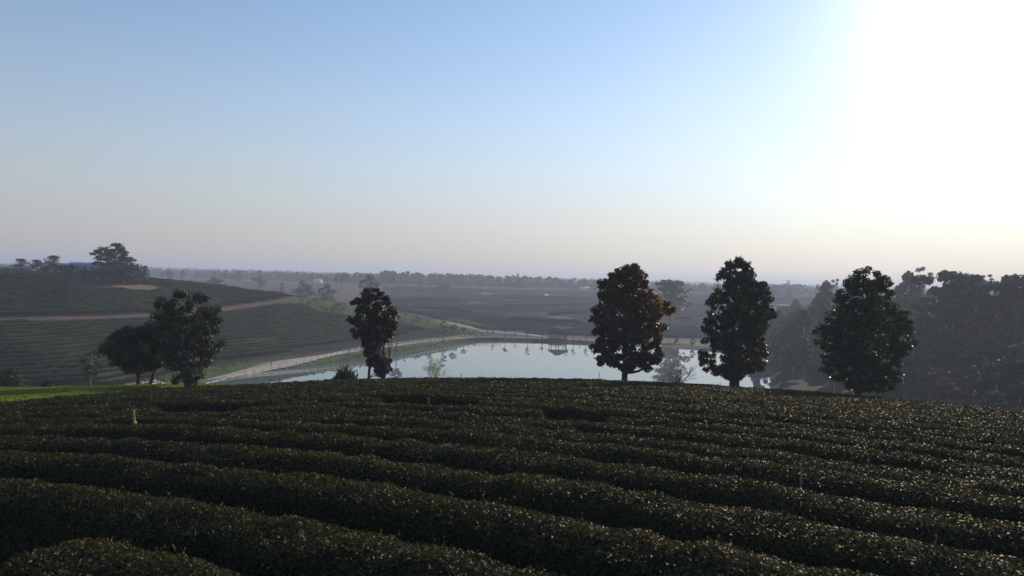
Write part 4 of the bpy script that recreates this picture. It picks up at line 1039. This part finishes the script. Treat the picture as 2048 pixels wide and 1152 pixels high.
shrub('bare_tree', 1357, 768, 42.0, 66, 46, 'leafless many-stemmed shrubby tree between the rusty and split-trunk trees', M['leaf_rust'], 260, .08, 6, 4, True, thick=.028)
shrub('bare_shrub', 1172, 764, 45.5, 20, 22, 'small bare twiggy shrub on the crest left of the rusty tree', None, 0, 0, 6, 2, thick=.012)
shrub('yellow_shrub', 862, 764, 46.5, 58, 20, 'tall slender pale yellow-green shrub before the water', M['leaf_pale'], 700, .10, 5, 3, tall=True, thick=.012)
shrub('yellow_shrub', 932, 762, 46, 13, 10, 'tiny pale green shrub right of the dark stake', M['leaf_pale'], 120, .09, 4, 2)
shrub('yellow_shrub', 974, 762, 46, 20, 16, 'pale green sprig pair on the crest at the picture centre', M['leaf_pale'], 200, .09, 5, 2)
shrub('yellow_shrub', 963, 762, 46.5, 27, 5, 'single wispy pale stem left of the sprig pair', M['leaf_pale'], 40, .08, 2, 2, tall=True)
shrub('yellow_shrub', 1030, 763, 46, 19, 14, 'compact yellow-green shrub right of the picture centre', M['leaf_pale'], 260, .09, 6, 2)
shrub('leafy_sapling', 541, 772, 42.5, 18, 18, 'small dark leafy plant on the crest over the lake left end', M['leaf_plum'], 260, .11, 5, 2)
shrub('bare_shrub', 636, 766, 43.5, 22, 24, 'faint leafless shrub on the crest left of the strappy bush', None, 0, 0, 5, 2, thick=.007)
shrub('grass_tuft', 1478, 776, 43.5, 8, 26, 'low pale weeds at the foot of the split-trunk tree', M['leaf_pale'], 160, .09, 8, 1)
shrub('bare_shrub', 710, 764, 44, 10, 14, 'low leafless twigs at the foot of the plum-brown tree', None, 0, 0, 5, 2, thick=.008)
# bush with strappy leaves and a drooping dark branch
p = crest_pt(690, 765, 43.8); o = empty('strappy_bush', p); tag(o, 'rounded strappy-leaved bush with a drooping dark limb, left of the plum tree', 'bush')
lb = MB(); n = 4200
a = rng.uniform(0, 6.28, n); el = rng.uniform(.02, 1, n); L_ = rng.uniform(.25, 1.0, n) * (.8 + .3 * vnoise(a * 3, el * 4, 5))
dv = np.stack([np.cos(a) * np.sqrt(1 - el ** 2) * 1.35, np.sin(a) * np.sqrt(1 - el ** 2), el * 1.15], 1)
C = dv * L_[:, None] * .85 + np.array([0, 0, .12]) ; t = dv + rng.normal(0, .25, (n, 3)); t /= np.linalg.norm(t, axis=1)[:, None]
s_ = np.cross(t, rng.normal(0, 1, (n, 3))); s_ /= np.linalg.norm(s_, axis=1)[:, None]; sz = rng.uniform(.14, .36, n)[:, None]
V = np.stack([C - t * sz / 2, C + s_ * .03, C + t * sz / 2, C - s_ * .03], 1).reshape(-1, 3)
cl = np.ones((n * 4, 4)); cl[:, :3] = np.repeat(np.clip(.2 + .6 * rng.random(n) + .25 * (C[:, 0] > .1), 0, 1), 4)[:, None]
lb.add(V, np.arange(n * 4).reshape(n, 4), None, cl); lb.obj('crown', M['leaf_grey'], o)
b = MB()
for k in range(26):
    a = rng.uniform(0, 6.28); e_ = rng.uniform(.15, 1); b.tube([(0, 0, -.1), (math.cos(a) * .4 * (1 - e_ * .5), math.sin(a) * .4, .35 * e_ + .1), (math.cos(a) * .95 * (1.1 - e_ * .6), math.sin(a) * .8 * (1.1 - e_ * .6), .3 + .65 * e_)], [.02, .014, .006], 4)
b.tube([(-.2, 0, .85), (-.55, 0, .70), (-.85, 0, .60), (-1.15, 0, .56), (-1.5, 0, .6)], [.05, .07, .06, .045, .02], 6)
b.obj('branches', M['bark'], o, color=False); o.scale = (.85, .85, 1.75)
# wooden stakes along the crest
for a, b_, hpx, Y, th_, lab in [(559, 769, 13, 41.5, .03, 'dark stake on the crest over the left end of the lake'), (635, 767, 9, 43.5, .04, 'short thick dark stake left of the strappy bush'), (837, 762, 10, 45, .02, 'short pale stake left of the tall yellow-green shrub'),
                               (922, 762, 14, 45, .03, 'dark stake standing in front of the water right of the yellow-green shrub'), (1198, 763, 18, 45, .02, 'thin dark stake just left of the rusty tree trunk'), (1203.5, 763, 8, 45, .02, 'tiny stake beside the thin one left of the rusty tree'),
                               (1440, 773, 7, 43, .02, 'tiny stake left of the split trunk')]:
    p = crest_pt(a, b_, Y); d = ray(a, b_ - hpx); top = d[2] / d[1] * Y - p[2]
    b = MB(); b.tube([(0, 0, -.2), (.005, 0, top * .5), (.01, 0, top)], [th_, th_ * .95, th_ * .8], 6)
    tag(b.obj('stake', M['wood'], loc=tuple(p), color=False), lab, 'stake')
# poles between the near rows
def near_pole(a, ybase, ytop, R_, lean_px, m_, lab, name, extra=None, rad_=.02):
    d = ray(a, ybase)
    for t in np.arange(4, 60, .05):
        q = d * t
        if q[2] < hgt(q[0], q[1]) + .62: break
    Y = q[1]; z0 = hgt(q[0], q[1]); dt = ray(a + lean_px, ytop); tp = dt * (Y / dt[1])
    o = empty(name, (q[0], Y, z0)); rel = tp - np.array([q[0], Y, z0])
    b = MB(); k = (q[2] - z0) / rel[2]
    b.tube([(0, 0, -.1), tuple(rel * .5 + np.array([.004, 0, 0])), tuple(rel)], [rad_, rad_ * .95, rad_ * .85], 8); b.obj('pole', m_, o, color=False)
    tag(o, lab, 'pole'); return o, rel
o, rel = near_pole(275, 876, 819, 0, -8, M['bamboo'], 'leaning yellowish bamboo stake with yellow tape in the left rows', 'bamboo_stake', rad_=.03)
b = MB(); c_0 = rel * .70
for k in range(3): b.tube([c_0 + np.array([0, 0, -.05 + .05 * k]), c_0 + np.array([.02, 0, -.0 + .05 * k])], [.034, .038], 8)
b.box(tuple(c_0 + np.array([.07, 0, -.06])), (.09, .01, .14)); b.obj('tape', M['tape'], o, color=False)
o, rel = near_pole(857, 828, 800, 0, 0, M['pipe'], 'straight grey sprinkler pipe standing in a gap of the near rows', 'sprinkler_pipe', rad_=.024)
b = MB(); b.tube([rel, rel + np.array([0, 0, .08])], [.03, .02], 6); b.obj('sprinkler_head', M['pipe'], o, color=False)
o, rel = near_pole(1604, 1012, 928, 0, -2, M['pipe'], 'tall grey sprinkler pipe standing among the right foreground rows', 'sprinkler_pipe', rad_=.017)
b = MB(); b.tube([rel + np.array([-.03, 0, .0]), rel + np.array([.0, 0, .05]), rel + np.array([.06, 0, .06])], [.012, .016, .01], 6); b.obj('sprinkler_head', M['pipe'], o, color=False)
o, rel = near_pole(690, 778, 766, 0, 0, M['pipe'], 'faint thin pipe in the rows below the strappy bush', 'sprinkler_pipe', rad_=.02)
b = MB(); b.tube([rel, rel + np.array([0, 0, .06])], [.028, .02], 6); b.obj('sprinkler_head', M['pipe'], o, color=False)
o, rel = near_pole(1704, 838, 815, 0, 0, M['pipe'], 'faint thin pipe in the rows below the rightmost tall tree', 'sprinkler_pipe', rad_=.016)
b = MB(); b.tube([rel, rel + np.array([0, 0, .06])], [.022, .016], 6); b.obj('sprinkler_head', M['pipe'], o, color=False)

# lawn: short grass
n = 60000; X = rng.uniform(-40, -17.5, n); Y = rng.uniform(28.3, 47, n); pxx, pyy = project(np.c_[X, Y, height(X, Y)])
k = (X < -20.8 + .2 * (Y - 31)) & (pxx > -60); X, Y = X[k], Y[k]; n = len(X)
lb = MB(); C = np.c_[X, Y, height(X, Y) + .015]
leaves(lb, C, rng.uniform(.05, .12, n), np.tile([0, -1.0, .15], (n, 1)), rng.random(n) * .9 + .3 * (fbm(X * .4, Y * .4, 7) - .5), spread=.5, width=.5, droop=2)
tag(lb.obj('lawn_grass', M['grassm']), 'short bright green lawn grass left of the near rows', 'grass', kind='stuff')
# small pale stone on the lawn
p = hit(235, 785, 20); b = MB()
nn_ = 10; ring = [(math.cos(k / nn_ * 6.283) * .1 * (1 + .15 * math.sin(k * 2.3)), math.sin(k / nn_ * 6.283) * .07, 0) for k in range(nn_)]
vv = np.array(ring + [(x * .8, y * .8, .04) for x, y, _ in ring] + [(0, 0, .055)])
b.add(vv, [(k, (k + 1) % nn_, nn_ + (k + 1) % nn_, nn_ + k) for k in range(nn_)], [(nn_ + k, nn_ + (k + 1) % nn_, 2 * nn_) for k in range(nn_)])
tag(b.obj('stone', M['white'], loc=tuple(p), color=False), 'small whitish stone lying on the bright lawn', 'stone')
# sapling with pale trunk and bushes behind the lawn
profile_tree('sapling', (181, 780), 44, [(700, 172, 195), (715, 162, 200), (730, 160, 202), (748, 166, 198), (758, 172, 192)], 500, .13, M['leaf_grey'], M['bark_pale'], 'thin sapling with a pale trunk behind the bright lawn', tr=.035, ncl=26, clump=.25)
profile_tree('low_bush', (12, 784), 46, [(738, -20, 20), (748, -32, 36), (760, -36, 40), (772, -34, 38), (782, -20, 28)], 3500, .12, M['leaf_grey'], M['bark'], 'round grey-green bush at the far left end of the lawn', tr=.04, ncl=60, clump=.32, cat='bush')
profile_tree('low_bush', (100, 784), 52, [(762, 90, 112), (770, 84, 118), (779, 86, 116)], 600, .13, M['leaf_grey'], M['bark'], 'low faint bush behind the lawn left of the pale-trunked sapling', tr=.03, ncl=20, clump=.22, cat='bush')

# grass on the banks
n = 16000; t = rng.uniform(0, len(LAKE) - 1, n); i0 = t.astype(int); f = (t - i0)[:, None]; lk = np.array(LAKE + [LAKE[0]])
P = lk[i0] * (1 - f) + lk[i0 + 1] * f + rng.normal(0, 2.0, (n, 2)); ins = inpoly(P[:, 0], P[:, 1], LAKE)
zz = height(P[:, 0], P[:, 1]); rd, _ = polydist(P[:, 0], P[:, 1], ROAD); k = (~ins) & (P[:, 1] > 118) & ((P[:, 0] < 46) | (P[:, 1] > 205)) & (P[:, 1] < 262) & (rd > 2.4); P = P[k]; zz = zz[k]; n = len(P)
lb = MB(); leaves(lb, np.c_[P, zz + .1], rng.uniform(.25, .6, n), rng.normal(0, 1, (n, 3)) * np.array([1, 1, .2]), rng.random(n) * .8, width=.35, droop=2)
tag(lb.obj('bank_grass', mat('bank_grass', attr=True, rough=.8, spec=.1, transl=.25, ramp=[(0, (.04, .065, .02)), (.7, (.08, .11, .035)), (1, (.15, .13, .06))])), 'rough grass growing on the lake banks', 'grass', kind='stuff')

# ------------------------------------------------------------------ haze
hb = MB(); hb.box((0, 0, -12), (13800, 13800, 72)); 
hm = bpy.data.materials.new('haze'); hm.use_nodes = True; hn = hm.node_tree.nodes; hl = hm.node_tree.links
hn.remove(hn['Principled BSDF']); pvn = hn.new('ShaderNodeVolumePrincipled'); pvn.inputs['Color'].default_value = (.72, .79, .98, 1)
pvn.inputs['Density'].default_value = 0.0006; pvn.inputs['Anisotropy'].default_value = .22
hl.new(pvn.outputs[0], hn['Material Output'].inputs['Volume'])
ho = hb.obj('haze', hm, color=False); tag(ho, kind='stuff')
# unused prototypes would float under the ground: remove them
for k, o in protos.items():
    if k not in used:
        for ch in list(o.children): bpy.data.objects.remove(ch)
        bpy.data.objects.remove(o)
